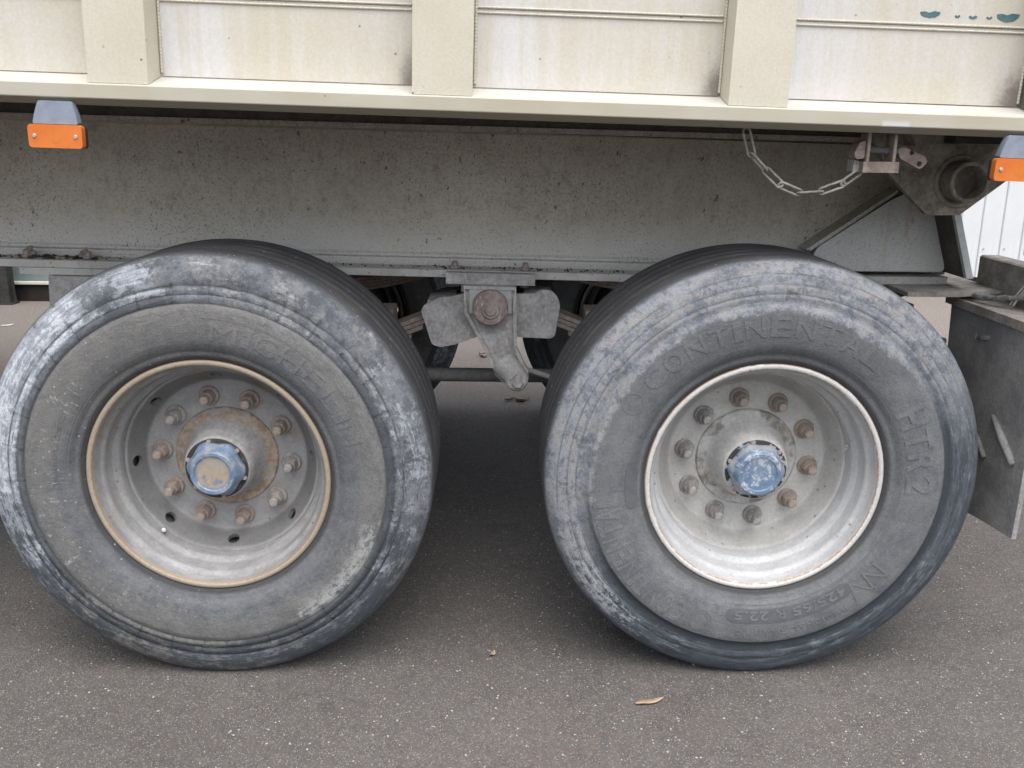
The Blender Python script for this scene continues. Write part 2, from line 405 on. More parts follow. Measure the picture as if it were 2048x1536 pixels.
def m_amber(g):
    n = g.noise(18, 4, .6); d = g.noise(70, 5, .7)
    base = g.mix(g.ss(n, .3, .7), (.60, .150, .026), (.70, .205, .042))
    base = g.mix(g.ss(d, .54, .72)*.45, base, (.42, .17, .06))
    g.done(base, .32, 0, .5)
    g.bsdf.inputs['Subsurface Weight'].default_value = .25; g.bsdf.inputs['Subsurface Radius'].default_value = (.01, .004, .001)
def m_plain(c1, c2, scale=30, rough=.7, bumpd=.001, metal=0.0):
    def f(g):
        n = g.noise(scale, 5, .7); g.done(g.mix(g.ss(n, .33, .67), c1, c2), rough, metal, .35); g.bump(n, bumpd, .6)
    return f
def m_flap(g):
    b = g.noise(7, 6, .7); n = g.noise(120, 4, .75); v = g.noise(1, 5, .65, g.scl(20, 30, 3))
    base = g.mix(g.ss(b, .36, .64), (.22, .22, .217), (.33, .326, .317))
    base = g.mix(g.ss(v, .52, .72)*.5, base, (.36, .355, .345))
    base = g.mix(speck(g, 110, .955, .30)*.5, base, (.2, .19, .18))
    g.done(g.mul(base, g.ss(n, .2, .8)*.5 + .75), .8, 0, .3); g.bump(n + b, .003, .6)
def m_cladding(g):
    n = g.noise(3, 4, .6); st = g.noise(1, 4, .6, g.scl(24, 24, 1.5))
    base = g.mix(g.ss(n, .3, .7), (.60, .625, .65), (.66, .68, .70))
    g.done(g.mix(g.ss(st, .55, .75)*.25, base, (.5, .51, .52)), .45, 0, .4)

MAT = {}
def mk(k, f): MAT[k] = material(k, f)
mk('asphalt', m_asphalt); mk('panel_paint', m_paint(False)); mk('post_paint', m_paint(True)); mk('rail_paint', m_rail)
mk('weld', m_plain((.47, .44, .37), (.55, .515, .435), 90, .6, .001))
mk('grimy_post', m_plain((.07, .065, .055), (.16, .145, .125), 26, .75, .002))
mk('chassis_paint', m_web); mk('pale_chassis_paint', lambda g: m_web(g, True)); mk('flange_steel', m_flange)
mk('shade_brown', m_steel((.06, .052, .043), (.105, .092, .078), (.07, .053, .036), .3, False)); mk('hanger_steel', m_steel((.27, .26, .255), (.41, .405, .40)))  # first steel: dark brown with shade painted in, for runner and end plate
mk('rocker_steel', m_steel((.27, .26, .257), (.42, .41, .405), (.20, .15, .12), .3))
mk('pin_steel', m_steel((.20, .15, .14), (.32, .275, .26), (.24, .15, .13), .5))
mk('knob_steel', m_steel((.27, .265, .26), (.38, .375, .37), (.25, .2, .16), .2, False))
mk('spring_steel', m_steel((.20, .165, .145), (.34, .30, .275), (.28, .165, .11), .45, False))
mk('dark_steel', m_steel((.028, .027, .026), (.052, .050, .048), (.05, .035, .025), .3, False))
mk('tube_steel', m_steel((.11, .11, .112), (.16, .158, .156), (.12, .10, .08), .3, False))
mk('pivot_steel', m_steel((.105, .090, .072), (.27, .245, .21), (.14, .10, .065), .5, False))
mk('clamp_steel', m_steel((.215, .165, .145), (.35, .295, .265), (.30, .18, .11), .35, False, .2))
mk('chain_steel', m_steel((.20, .185, .16), (.40, .38, .34), (.14, .085, .055), .5, False, .2))
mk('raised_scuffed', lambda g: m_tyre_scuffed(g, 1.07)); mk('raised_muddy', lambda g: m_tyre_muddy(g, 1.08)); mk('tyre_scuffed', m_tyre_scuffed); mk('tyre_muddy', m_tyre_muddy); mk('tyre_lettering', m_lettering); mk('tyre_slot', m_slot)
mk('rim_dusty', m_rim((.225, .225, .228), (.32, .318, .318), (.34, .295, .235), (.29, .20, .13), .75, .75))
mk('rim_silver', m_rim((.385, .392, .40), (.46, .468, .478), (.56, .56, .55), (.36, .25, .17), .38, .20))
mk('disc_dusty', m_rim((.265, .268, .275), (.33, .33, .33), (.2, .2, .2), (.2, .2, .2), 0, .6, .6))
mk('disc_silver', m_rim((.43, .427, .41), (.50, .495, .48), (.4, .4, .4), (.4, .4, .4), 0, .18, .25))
mk('hub_rusty', m_hub(True, (.26, .255, .255), (.35, .345, .345))); mk('hub_silver', m_hub(False, (.37, .37, .365), (.46, .455, .44)))
mk('seal_dark', m_seal(False)); mk('seal_chipped', m_seal(True)); mk('cap_blue_rusty', m_cap(False)); mk('cap_blue_chipped', m_cap(True))
mk('nut_steel', m_nut); mk('amber_plastic', m_amber)
mk('blue_grey_rubber', m_plain((.20, .235, .30), (.27, .30, .36), 20, .7))
mk('bright_screw', m_plain((.42, .40, .38), (.55, .53, .5), 90, .4, .0004, .5))
mk('flap_rubber', m_flap); mk('black_cable', m_plain((.10, .10, .105), (.34, .335, .32), 55, .75, .002))
mk('bracket_steel', m_steel((.20, .185, .165), (.35, .33, .30), (.22, .15, .10), .3, False))
mk('pale_steel', m_plain((.33, .36, .35), (.44, .46, .45), 30, .6))
mk('green_print', m_plain((.05, .12, .13), (.10, .18, .19), 60, .6, .0003))
mk('cladding_white', m_cladding)
mk('plinth_dark', m_plain((.016, .014, .013), (.032, .026, .023), 5, .85))
mk('ledge_white', m_plain((.55, .55, .5), (.65, .65, .6), 6, .6))
mk('wall_teal', m_plain((.16, .20, .205), (.22, .25, .25), 4, .7)); mk('wall_blue', m_plain((.10, .22, .37), (.12, .25, .40), 4, .6))
mk('dry_leaf', m_plain((.30, .21, .135), (.42, .315, .22), 60, .8)); mk('white_paper', m_plain((.72, .72, .70), (.8, .8, .78), 20, .8))
mk('mud', m_plain((.03, .026, .022), (.085, .07, .055), 45, .95, .004)); mk('pale_mud', m_plain((.19, .165, .135), (.30, .265, .22), 45, .95, .004))
mk('grit_stone', m_plain((.20, .185, .17), (.46, .44, .41), 12, .8))

# ------------------------------------------------------------------ mesh helpers
def link(name, bm, mat, parent=None, smooth=False, loc=None, rot=None):
    if isinstance(bm, bpy.types.Mesh): me = bm
    else:
        bmesh.ops.recalc_face_normals(bm, faces=bm.faces)
        me = bpy.data.meshes.new(name); bm.to_mesh(me); bm.free()
        if mat: me.materials.append(MAT[mat] if isinstance(mat, str) else mat)
        if smooth:
            me.polygons.foreach_set('use_smooth', [True]*len(me.polygons))
            if smooth != True: me.set_sharp_from_angle(angle=math.radians(smooth))
    o = bpy.data.objects.new(name, me); COL.objects.link(o)
    if parent: o.parent = parent
    if loc: o.location = loc
    if rot: o.rotation_euler = rot
    return o
def thing(o, label, cat, group=None):
    o['label'] = label; o['category'] = cat
    if group: o['group'] = group
    return o
def empty(name, loc=(0, 0, 0), parent=None, rot=(0, 0, 0)):
    o = bpy.data.objects.new(name, None); COL.objects.link(o); o.location = loc; o.rotation_euler = rot
    o.empty_display_size = .1
    if parent: o.parent = parent
    return o
def dup(o, parent):
    c = o.copy(); COL.objects.link(c); c.parent = parent; return c
def dup_tree(o, parent):
    c = dup(o, parent)
    for ch in list(o.children): dup(ch, c)
    return c
def bevel(bm, w, seg=2, ang=30):
    if w <= 0: return bm
    es = [e for e in bm.edges if len(e.link_faces) == 2 and e.calc_face_angle(0) > math.radians(ang)]
    bmesh.ops.bevel(bm, geom=es, offset=w, segments=seg, profile=.6, affect='EDGES', clamp_overlap=True)
    return bm
def add_box(bm, x0, x1, y0, y1, z0, z1, slope=0.0):
    vs = [bm.verts.new((x, y, z - slope*x)) for x in (x0, x1) for y in (y0, y1) for z in (z0, z1)]
    for f in ((0, 1, 3, 2), (4, 6, 7, 5), (0, 4, 5, 1), (2, 3, 7, 6), (0, 2, 6, 4), (1, 5, 7, 3)): bm.faces.new([vs[i] for i in f])
    return bm
def box(x0, x1, y0, y1, z0, z1, slope=0.0, bv=.002):
    return bevel(add_box(bmesh.new(), x0, x1, y0, y1, z0, z1, slope), bv)
def add_prism(bm, pts, y0, y1):                          # outline in XZ, extruded along Y
    a = [bm.verts.new((x, y0, z)) for x, z in pts]; b = [bm.verts.new((x, y1, z)) for x, z in pts]
    n = len(pts); bm.faces.new(a); bm.faces.new(list(reversed(b)))
    for i in range(n): bm.faces.new((a[i], b[i], b[(i+1) % n], a[(i+1) % n]))
    return bm
def prism(pts, y0, y1, bv=.003, seg=2): return bevel(add_prism(bmesh.new(), pts, y0, y1), bv, seg, 20)
def rounded(pts, r, n=4):                                # round the corners of an outline
    out = []; m = len(pts)
    for i in range(m):
        p, a, b = Vector(pts[i]), Vector(pts[i-1]), Vector(pts[(i+1) % m])
        da, db = (a-p), (b-p); k = min(r, da.length*.45, db.length*.45)
        s, e = p + da.normalized()*k, p + db.normalized()*k
        for j in range(n+1):
            t = j/n; q = s*(1-t)**2 + p*2*t*(1-t) + e*t*t; out.append((q.x, q.y))
    return out
def profile_x(pts, x0, x1, slope):                       # outline in YZ, extruded along X on a slope
    bm = bmesh.new()
    a = [bm.verts.new((x0, y, z - slope*x0)) for y, z in pts]; b = [bm.verts.new((x1, y, z - slope*x1)) for y, z in pts]
    n = len(pts); bm.faces.new(a); bm.faces.new(list(reversed(b)))
    for i in range(n): bm.faces.new((a[i], b[i], b[(i+1) % n], a[(i+1) % n]))
    return bm
def revolve(prof, n=96, closed=False, bm=None):          # (y, r) turned about the Y axis
    bm = bm or bmesh.new(); rings = []
    for y, r in prof:
        if r < 1e-6: rings.append([bm.verts.new((0, y, 0))])
        else: rings.append([bm.verts.new((r*math.cos(2*PI*i/n), y, r*math.sin(2*PI*i/n))) for i in range(n)])
    m = len(rings)
    for k in range(m if closed else m-1):
        A, B = rings[k], rings[(k+1) % m]
        for i in range(n):
            j = (i+1) % n
            if len(A) == 1 and len(B) == 1: continue
            if len(A) == 1: bm.faces.new((A[0], B[i], B[j]))
            elif len(B) == 1: bm.faces.new((A[i], B[0], A[j]))
            else: bm.faces.new((A[i], B[i], B[j], A[j]))
    return bm
def add_tube(bm, path, r, n=8, closed=False, caps=True):
    path = [Vector(p) for p in path]; m = len(path); rings = []; ref = None
    for i, p in enumerate(path):
        if closed: t = path[(i+1) % m] - path[i-1]
        else: t = path[min(i+1, m-1)] - path[max(i-1, 0)]
        t.normalize()
        if ref is None: ref = t.orthogonal().normalized()
        ref = (ref - t*ref.dot(t)).normalized(); b = t.cross(ref)
        rr = r(i) if callable(r) else r
        rings.append([bm.verts.new(p + (ref*math.cos(2*PI*k/n) + b*math.sin(2*PI*k/n))*rr) for k in range(n)])
    for i in range(m if closed else m-1):
        A, B = rings[i], rings[(i+1) % m]
        for k in range(n): bm.faces.new((A[k], A[(k+1) % n], B[(k+1) % n], B[k]))
    if caps and not closed: bm.faces.new(list(reversed(rings[0]))); bm.faces.new(rings[-1])
    return bm
def tube(path, r, n=8, closed=False): return add_tube(bmesh.new(), path, r, n, closed)
def spline(pts, k=6):
    pts = [Vector(p) for p in pts]; out = []
    for i in range(len(pts)-1):
        p0, p1, p2, p3 = pts[max(i-1, 0)], pts[i], pts[i+1], pts[min(i+2, len(pts)-1)]
        for j in range(k):
            t = j/k
            out.append(.5*((2*p1) + (p2-p0)*t + (2*p0-5*p1+4*p2-p3)*t*t + (3*p1-p0-3*p2+p3)*t**3))
    return out + [pts[-1]]
def cyl_y(x, z, r, y0, y1, n=32, bv=.002, bm=None):      # cylinder along Y with chamfered front
    pts = [(y0, 0), (y0, r-bv), (y0+bv, r), (y1, r)]
    b = revolve(pts, n); bmesh.ops.translate(b, verts=b.verts, vec=(x, 0, z))
    if bm:
        me = bpy.data.meshes.new('scratch'); b.to_mesh(me); b.free(); bm.from_mesh(me); bpy.data.meshes.remove(me); return bm
    return b
def merge(bm, other):
    me = bpy.data.meshes.new('scratch'); other.to_mesh(me); other.free(); bm.from_mesh(me); bpy.data.meshes.remove(me); return bm
def blob(bm, p, r, sx=1, sy=1, sz=1, jit=.3, sub=1):
    res = bmesh.ops.create_icosphere(bm, subdivisions=sub, radius=1.0)
    a = random.random()*6
    for v in res['verts']:
        k = r*(1 + random.uniform(-jit, jit)); c = v.co.copy()
        c = Vector((c.x*sx*k, c.y*sy*k, c.z*sz*k)); c.rotate(Matrix.Rotation(a, 3, 'Z')); v.co = c + Vector(p)

# ------------------------------------------------------------------ ground
GZ = -.006                                               # the tyres settle a few millimetres
bm = bmesh.new()
vs = [bm.verts.new(p) for p in ((-400, -400, GZ), (400, -400, GZ), (400, 400, GZ), (-400, 400, GZ))]; bm.faces.new(vs)
o = link('asphalt_ground', bm, 'asphalt'); o['kind'] = 'structure'; o['label'] = 'grey speckled asphalt yard under and around the trailer'

# ------------------------------------------------------------------ buildings behind
b2 = thing(empty('clad_building', (3.0, 6.4, GZ)), 'white metal clad building behind the rear end of the trailer', 'building')
P = .1935; X0 = 4.471 - 10*P - 3.0
pm = bmesh.new()
prof = [(0, .0), (.006, -.012), (.020, -.012), (.026, 0), (P-.004, 0), (P-.003, .004), (P-.001, .004)]
a = [pm.verts.new((x, y, .12)) for x, y in prof]; b = [pm.verts.new((x, y, 4.6)) for x, y in prof]
for i in range(len(prof)-1): pm.faces.new((a[i], a[i+1], b[i+1], b[i]))
back = [pm.verts.new((x, .03, z)) for x, z in ((P-.001, .12), (0, .12), (0, 4.6), (P-.001, 4.6))]
pm.faces.new(back)
pm.faces.new((a[0], b[0], back[2], back[1])); pm.faces.new((a[-1], back[0], back[3], b[-1]))
pan = link('wall_panel', pm, 'cladding_white', b2, loc=(X0, 0, 0))
rv = link('rivet', revolve([(-.016, 0), (-.014, .006), (-.011, .009)], 10), 'hanger_steel', b2, True, loc=(X0+.045, 0.0, .384))
for i in range(1, 34):
    c = dup(pan, b2); c.location = (X0 + i*P, 0, 0)
    c = dup(rv, b2); c.location = (X0 + i*P + .045, 0.0, .384)
link('wall_base', box(X0-.02, X0+34*P+.02, .012, 6.0, .0, .115, 0, .004), 'plinth_dark', b2)
link('building_body', box(X0, X0+34*P, .04, 6.0, .12, 4.6, 0, .01), 'cladding_white', b2)
link('roof', box(X0-.15, X0+34*P+.15, -.2, 6.2, 4.61, 4.8, 0, .02), 'plinth_dark', b2)

b1 = thing(empty('workshop_building', (-6, 5.42, GZ)), 'teal grey workshop wall on a dark plinth with a white ledge, seen under the trailer', 'building')
link('plinth', box(-5, 3.0, 0, 4, 0, .140, 0, .006), 'plinth_dark', b1)
link('ledge', box(-5.02, 3.02, -.03, 4.02, .142, .160, 0, .004), 'ledge_white', b1)
for i in range(16):
    o = link('wall_panel', box(-5 + i*.5, -5 + i*.5 + .494, .03, .08, .162, 3.6, 0, .006), 'wall_blue' if i == 3 else 'wall_teal', b1) if i in (0, 3) else dup(tealp, b1)
    if i == 0: tealp = o
    elif i != 3: o.location = (i*.5, 0, 0)
link('building_body', box(-5, 3.0, .085, 4, .162, 3.6, 0, .01), 'wall_teal', b1)
link('roof', box(-5.2, 3.2, -.2, 4.2, 3.62, 3.8, 0, .02), 'plinth_dark', b1)
pp = thing(empty('steel_post', (-3.90, 5.30, GZ)), 'dark steel post standing in front of the teal workshop wall', 'post')
link('shaft', box(-.07, .07, -.05, .05, .012, 2.6, 0, .006), 'dark_steel', pp); link('base_plate', box(-.075, .09, -.06, .06, 0, .012, 0, .002), 'dark_steel', pp)
link('stiffener', prism([(.072, .012), (.10, .012), (.085, .20), (.072, .20)], -.008, .008, .001), 'dark_steel', pp)

# ------------------------------------------------------------------ the trailer
TR = thing(empty('tipper_trailer', (0, 0, 0)), 'dirty cream tipper trailer with two wide single wheels and an aluminium chassis', 'trailer')
S, ZC = .686, .538
BS = .0225                                               # the body hangs slightly tail down
CS = .0165                                               # and so does the chassis
XL, XR = -4.2, 1.46
# body: bottom rail
rail = profile_x([(-.030, 1.436), (-.028, 1.4385), (.064, 1.461), (.064, 1.430), (.030, 1.400), (-.006, 1.3935), (-.012, 1.3945), (-.029, 1.4075), (-.030, 1.4095)], XL, XR, BS)
link('bottom_rail', bevel(rail, .0012, 1, 12), 'rail_paint', TR)
# planks of the side
def plank(x0, x1, z0, z1, name='side_panel'): return link(name, box(x0, x1, .060, .085, z0, z1, BS, .002), 'panel_paint', TR)
posts = [(-1.555, -1.429), (-.862, -.734), (-.169, -.039), (.520, .650), (1.205, 1.335)]
edges = [XL] + [v for p in posts for v in p] + [XR]
bays = [(-1.429, -.862), (-.734, -.169), (-.039, .520), (.650, 1.205)]
for x0, x1 in bays:
    plank(x0, x1, 1.4625, 1.6274); plank(x0, x1, 1.6280, 1.84)
for x0, x1 in ((XL, -1.555), (1.335, XR)): plank(x0, x1, 1.4625, 1.84)
link('upper_side_panel', box(XL, XR, .060, .085, 1.8415, 2.9, BS, .003), 'panel_paint', TR)
def post(x0, x1, mat):
    cut = [(x0, 1.4385), (x1, 1.4385), (x1 + 1.4*BS, 2.85), (x0 + 1.4*BS, 2.85)]
    bm = bmesh.new(); cb = []
    # foot follows the sloping rail top
    A = [(x0, -.024, 1.4405), (x1, -.024, 1.4405), (x1, .0598, 1.4615), (x0, .0598, 1.4615)]
    lo = [bm.verts.new((x, y, z - BS*x)) for x, y, z in A]
    hi = [bm.verts.new((x + BS*1.4, y, 2.85 - BS*x)) for x, y, z in A]
    bm.faces.new(lo); bm.faces.new(hi)
    for i in range(4): bm.faces.new((lo[i], lo[(i+1) % 4], hi[(i+1) % 4], hi[i]))
    return link('side_post', bevel(bm, .003, 2, 30), mat, TR)
for i, (x0, x1) in enumerate(posts):
    o = post(x0, x1, 'grimy_post' if i == 4 else 'post_paint')
    if i == 4: o['label'] = 'grime blackened rear post'
# weld beads
def bead(p, q, r=.0050, pitch=.009, sl=BS):
    p, q = Vector(p), Vector(q); L = (q-p).length; n = max(4, int(L/pitch*4))
    path = [p.lerp(q, i/n) for i in range(n+1)]
    return tube(path, lambda i: r*(.74 + .30*abs(math.sin(PI*i/4.0))), 7)
for x0, x1 in bays:
    for dz in (1.620, 1.6310):
        link('weld_bead', bead((x0+.004, .0585, dz - BS*x0), (x1-.004, .0585, dz - BS*x1), .0028), 'weld', TR, True)
for x0, x1 in posts[1:]:
    for xx in (x0 - .003, x1 + .004):
        link('weld_bead', bead((xx, .0575, 1.468 - BS*xx), (xx + BS*.36, .0575, 1.83 - BS*xx), .0034, .0075), 'weld', TR, True)
# remains of printed stickers
def scrap(cx, cz, wx, hz):
    pts = []
    for k in range(13):
        a = PI + PI*k/12; pts.append((cx + wx*math.cos(a)*random.uniform(.94, 1.04), cz + hz*math.sin(a)*random.uniform(.9, 1.08)))
    pts += [(cx + wx*.4, cz + .002), (cx - wx*.1, cz - .0015), (cx - wx*.55, cz + .0015)]
    link('sticker_scrap', prism(pts, .0588, .0596, 0), 'green_print', TR)
scrap(.977, 1.635, .023, .012); scrap(1.152, 1.632, .026, .016); scrap(1.039, 1.628, .006, .004); scrap(1.074, 1.627, .010, .005); scrap(1.111, 1.6255, .007, .0035)
# rest of the body that closes it from the sky
link('far_side_wall', box(XL, XR, 2.42, 2.46, 1.40, 2.9, BS, .004), 'panel_paint', TR)
link('far_bottom_rail', box(XL, XR, 2.44, 2.53, 1.392, 1.45, BS, .004), 'rail_paint', TR)
link('body_floor', box(XL, 1.44, .07, 2.43, 1.412, 1.440, BS, .002), 'dark_steel', TR)
link('tailgate', box(1.40, 1.45, .09, 2.41, 1.445, 2.9, BS, .004), 'panel_paint', TR)
link('front_wall', box(XL+.01, XL+.06, .09, 2.41, 1.445, 2.9, BS, .004), 'panel_paint', TR)
runner = link('body_runner', box(XL, 1.30, .566, .645, 1.366, 1.4115, BS, .002), 'shade_brown', TR)  # shade under the body overhang is painted into the runner's brown
for i in range(13):
    x = -4.0 + i*.42; link('cross_bearer', box(x, x+.06, .70, 2.40, 1.393, 1.4115, BS, .002), 'dark_steel', TR)

# chassis beam (web, flanges) – one extruded I with the rolled groove near its foot
web = [(.560, 1.381), (.560, 1.367), (.600, 1.360), (.600, 1.022), (.594, 1.016), (.594, 1.010), (.600, 1.004), (.600, .988), (.602, .982),
       (.530, .980), (.529, .9785), (.529, .9635), (.531, .962), (.680, .962), (.680, .980), (.612, .982), (.612, 1.360), (.650, 1.367), (.650, 1.381)]
bm = profile_x(web, XL, 1.30, CS); bevel(bm, .002, 2, 25)
beam = link('chassis_beam', bm, 'chassis_paint', TR, 30)
fl = link('flange_cap', profile_x([(.5285, .9800), (.5985, .9825), (.5985, .9835), (.527, .981), (.527, .9605), (.5285, .9605)], XL, 1.29, CS), 'flange_steel', TR)
def far(o):
    c = dup_tree(o, TR); c.scale = (1, -1, 1); c.location = (0, 2.5, 0); return c
far(beam); far(runner)
link('front_hanger_plate', box(-1.331, -.90, .515, .66, .942, .9600, CS, .003), 'flange_steel', TR)
fh = link('front_spring_hanger', prism([(-1.245, .9605), (-1.05, .9575), (-1.05, .80), (-1.17, .70), (-1.252, .86)], .50, .66, .006), 'hanger_steel', TR, 30)
link('hanger_plate', box(-.125, .128, .495, .66, .9465, .9600, CS, .002), 'rocker_steel', TR)
mp = link('bolted_plate', box(-.125, .128, .493, .5265, .9495, .979, CS, .003), 'rocker_steel', TR)
def bolt(x, z):
    bm = revolve([(-.014, 0), (-.014, .009), (0, .0105), (0, .016), (.008, .016), (.008, 0)], 6)
    bmesh.ops.rotate(bm, verts=bm.verts, matrix=Matrix.Rotation(-PI/2, 3, 'X'), cent=(0, 0, 0)); bevel(bm, .0015, 1)
    return link('bolt', bm, 'pin_steel', TR, loc=(x, .555, z))
for x, z in ((-.102, .986), (.102, .9825), (-1.325, 1.008), (-1.15, 1.005)): bolt(x, z+.006)
for x in (-.095, .098): link('bolt_head', cyl_y(x, 0, .012, -.012, .01, 6), 'pin_steel', TR, loc=(0, .55, .9445 - CS*x), rot=(PI/2, 0, 0))

# centre hanger, rockers, pins
hang = [(-.074, .947), (.074, .945), (.075, .89), (.079, .768), (.099, .725), (.112, .703), (.113, .678), (.103, .656), (.082, .651), (.061, .653),
        (.034, .67), (.015, .691), (.005, .721), (-.014, .762), (-.046, .82), (-.073, .871)]
hg = link('spring_hanger', prism(hang, .480, .500, .004), 'hanger_steel', TR, 30)
rimp = [hang[i] for i in range(len(hang))]
def inset(pts, d):
    cx = sum(p[0] for p in pts)/len(pts); out = []
    for i in range(len(pts)):
        p, a, b = Vector(pts[i]), Vector(pts[i-1]), Vector(pts[(i+1) % len(pts)])
        t = (b-a).normalized(); n = Vector((-t.y, t.x)); out.append(tuple(p + n*d))
    return out
ins = inset(hang, -.010) if Vector(inset(hang, -.010)[0]).length < Vector(hang[0]).length else inset(hang, .010)
bm = bmesh.new()
oa = [bm.verts.new((x, .468, z)) for x, z in hang]; ia = [bm.verts.new((x, .468, z)) for x, z in ins]
ob = [bm.verts.new((x, .4805, z)) for x, z in hang]; ib = [bm.verts.new((x, .4805, z)) for x, z in ins]
n = len(hang)
for i in range(n):
    j = (i+1) % n
    bm.faces.new((oa[i], oa[j], ia[j], ia[i])); bm.faces.new((oa[i], ob[i], ob[j], oa[j])); bm.faces.new((ia[i], ia[j], ib[j], ib[i])); bm.faces.new((ob[i], ib[i], ib[j], ob[j]))
link('edge_rib', bevel(bm, .003, 2), 'hanger_steel', hg, 30)
link('web_plate', prism([(-.058, .938), (.060, .936), (.062, .868), (.045, .868), (.035, .90), (-.033, .90), (-.042, .868), (-.058, .868)], .472, .4805, .003), 'pale_steel', hg, 30)
bm = cyl_y(.001, .888, .0505, .440, .482, 48, .005); link('rocker_pin', bm, 'pin_steel', hg, 35)
bm = cyl_y(.002, .884, .018, .430, .4405, 8, .003); merge(bm, cyl_y(.002, .884, .0255, .4345, .4405, 32, .002)); link('pin_bolt', bm, 'pin_steel', hg, 35)
bm = tube([(.040, .475, .722), (.055, .462, .708), (.070, .452, .695), (.079, .445, .686)], lambda i: (.038, .037, .034, .031)[i], 24)
link('rod_boss', bm, 'knob_steel', hg, 40)
bm = cyl_y(.078, .683, .0325, .424, .47, 40, .006); merge(bm, cyl_y(.080, .678, .0165, .412, .425, 6, .003)); link('rod_bolt', bm, 'knob_steel', hg, 35)
link('spacer', box(-.082, -.066, .500, .53, .925, .946, 0, .002), 'clamp_steel', hg)
rl = [(-.198, .868), (-.19, .884), (-.142, .909), (-.111, .910), (-.062, .922), (-.02, .90), (-.02, .80), (-.062, .784), (-.101, .770), (-.144, .762), (-.168, .770), (-.188, .837)]
rr = [(.069, .919), (.129, .921), (.144, .932), (.178, .93), (.196, .908), (.202, .888), (.189, .799), (.178, .790), (.089, .793), (.02, .80), (.02, .90)]
rk1 = link('rocker_plate', prism(rounded(rl, .012), .503, .522, .004), 'rocker_steel', TR, 30)
rk2 = link('rocker_plate', prism(rounded(rr, .012), .503, .522, .004), 'rocker_steel', TR, 30)
for o in (hg, rk1, rk2, mp): far(o)
rocker_back = [link('rocker_plate', prism(rounded(q, .012), .66, .68, .004), 'dark_steel', TR, 30) for q in (rl, rr)]
link('rocker_shoe', prism([(-.18, .895), (-.10, .905), (-.10, .875), (-.185, .868)], .523, .659, .004), 'rocker_steel', TR)
link('rocker_shoe', prism([(.10, .92), (.18, .918), (.19, .885), (.10, .888)], .523, .659, .004), 'rocker_steel', TR)

# leaf springs (each leaf a part), torque rods, axles
def leaf(side, k):
    L = .56 - k*.035; bm = bmesh.new(); n = 16; t = .0125; prev = None
    for i in range(n+1):
        x = -L + 2*L*i/n; z = .735 + .105*(x/.5)**2*(.5/.5) - k*.0145 + (0 if side < 0 else .012)
        X = side*S + x*1.0
        cur = [bm.verts.new((X, y, z + d)) for y, d in ((.545, 0), (.635, 0), (.635, t), (.545, t))]
        if prev:
            for q in range(4): bm.faces.new((prev[q], prev[(q+1) % 4], cur[(q+1) % 4], cur[q]))
        else: bm.faces.new(cur)
        prev = cur
    bm.faces.new(prev); return link('spring_leaf', bevel(bm, .002, 1, 50), 'spring_steel', TR)
leaves = [leaf(sd_, k) for sd_ in (-1, 1) for k in range(4)]
for o in leaves: far(o)
for sd_ in (-1, 1):
    link('spring_clip', box(sd_*.30-.02, sd_*.30+.02, .536, .644, .79, .865, 0, .004), 'spring_steel', TR)
    link('axle_tube', tube([(sd_*S, .30, ZC), (sd_*S, 2.20, ZC)], .066, 20), 'dark_steel', TR, 40)
    link('axle_saddle', box(sd_*S-.09, sd_*S+.09, .53, .65, ZC+.05, .72, 0, .006), 'dark_steel', TR)
    for yy in (.26, 2.03): link('brake_drum', tube([(sd_*S, yy, ZC), (sd_*S, yy+.21, ZC)], .205, 40), 'dark_steel', TR, 40)
link('torque_rod', tube([(-.62, .64, .648), (.62, .64, .640)], .0215, 16), 'tube_steel', TR, 40)
link('torque_rod', tube([(.08, .575, .688), (.18, .60, .650), (.55, .61, .585)], .0085, 12), 'knob_steel', TR, 40)
link('cross_tube', box(-.04, .04, .70, 1.80, .965, 1.30, 0, .004), 'dark_steel', TR)
for x in (-1.9, .98): link('cross_member', box(x, x+.08, .66, 1.84, 1.02, 1.34, 0, .004), 'dark_steel', TR)

# ------------------------------------------------------------------ wheels
def tyre_profile(kind):
    if kind == 'L':
        front = [(.060, .286), (.040, .292), (.026, .299), (.020, .306), (.0145, .318), (.0135, .326), (.009, .328), (.0035, .352), (.0005, .378), (0, .40), (.0015, .422),
                 (.0035, .4345), (.0062, .4362), (.0066, .4385), (.0052, .4400), (.0075, .4560), (.0098, .4570), (.0100, .4582), (.0092, .4592), (.0125, .4778), (.0142, .4785), (.0143, .4795), (.0133, .4805),
                 (.0185, .5025), (.0255, .520), (.034, .5335), (.045, .5425), (.058, .5475), (.075, .5497)]
    else:
        front = [(.060, .286), (.040, .292), (.026, .299), (.020, .306), (.0145, .318), (.0135, .3285), (.009, .3305), (.0035, .352), (.0005, .378), (0, .40), (.0012, .422),
                 (.003, .4365), (.0050, .4400), (.0090, .4425), (.0120, .4460), (.0126, .4540), (.0118, .4600), (.0122, .4670), (.0134, .4690), (.0136, .4710), (.0128, .4730),
                 (.0150, .490), (.0168, .4915), (.0166, .4935), (.0200, .506), (.0265, .521), (.035, .5342), (.046, .5428), (.059, .5476), (.076, .5497)]
    tread = []
    for yc in (.130, .185, .240, .295):
        tread += [(yc-.0045, .5502), (yc-.0025, .5490), (yc+.0025, .5490), (yc+.0045, .5502)]
    back = [(.345, .5497), (.362, .5475), (.375, .5425), (.386, .5335), (.400, .503), (.412, .45), (.418, .40), (.414, .35), (.400, .315), (.385, .298), (.36, .286)]
    return front + tread + back
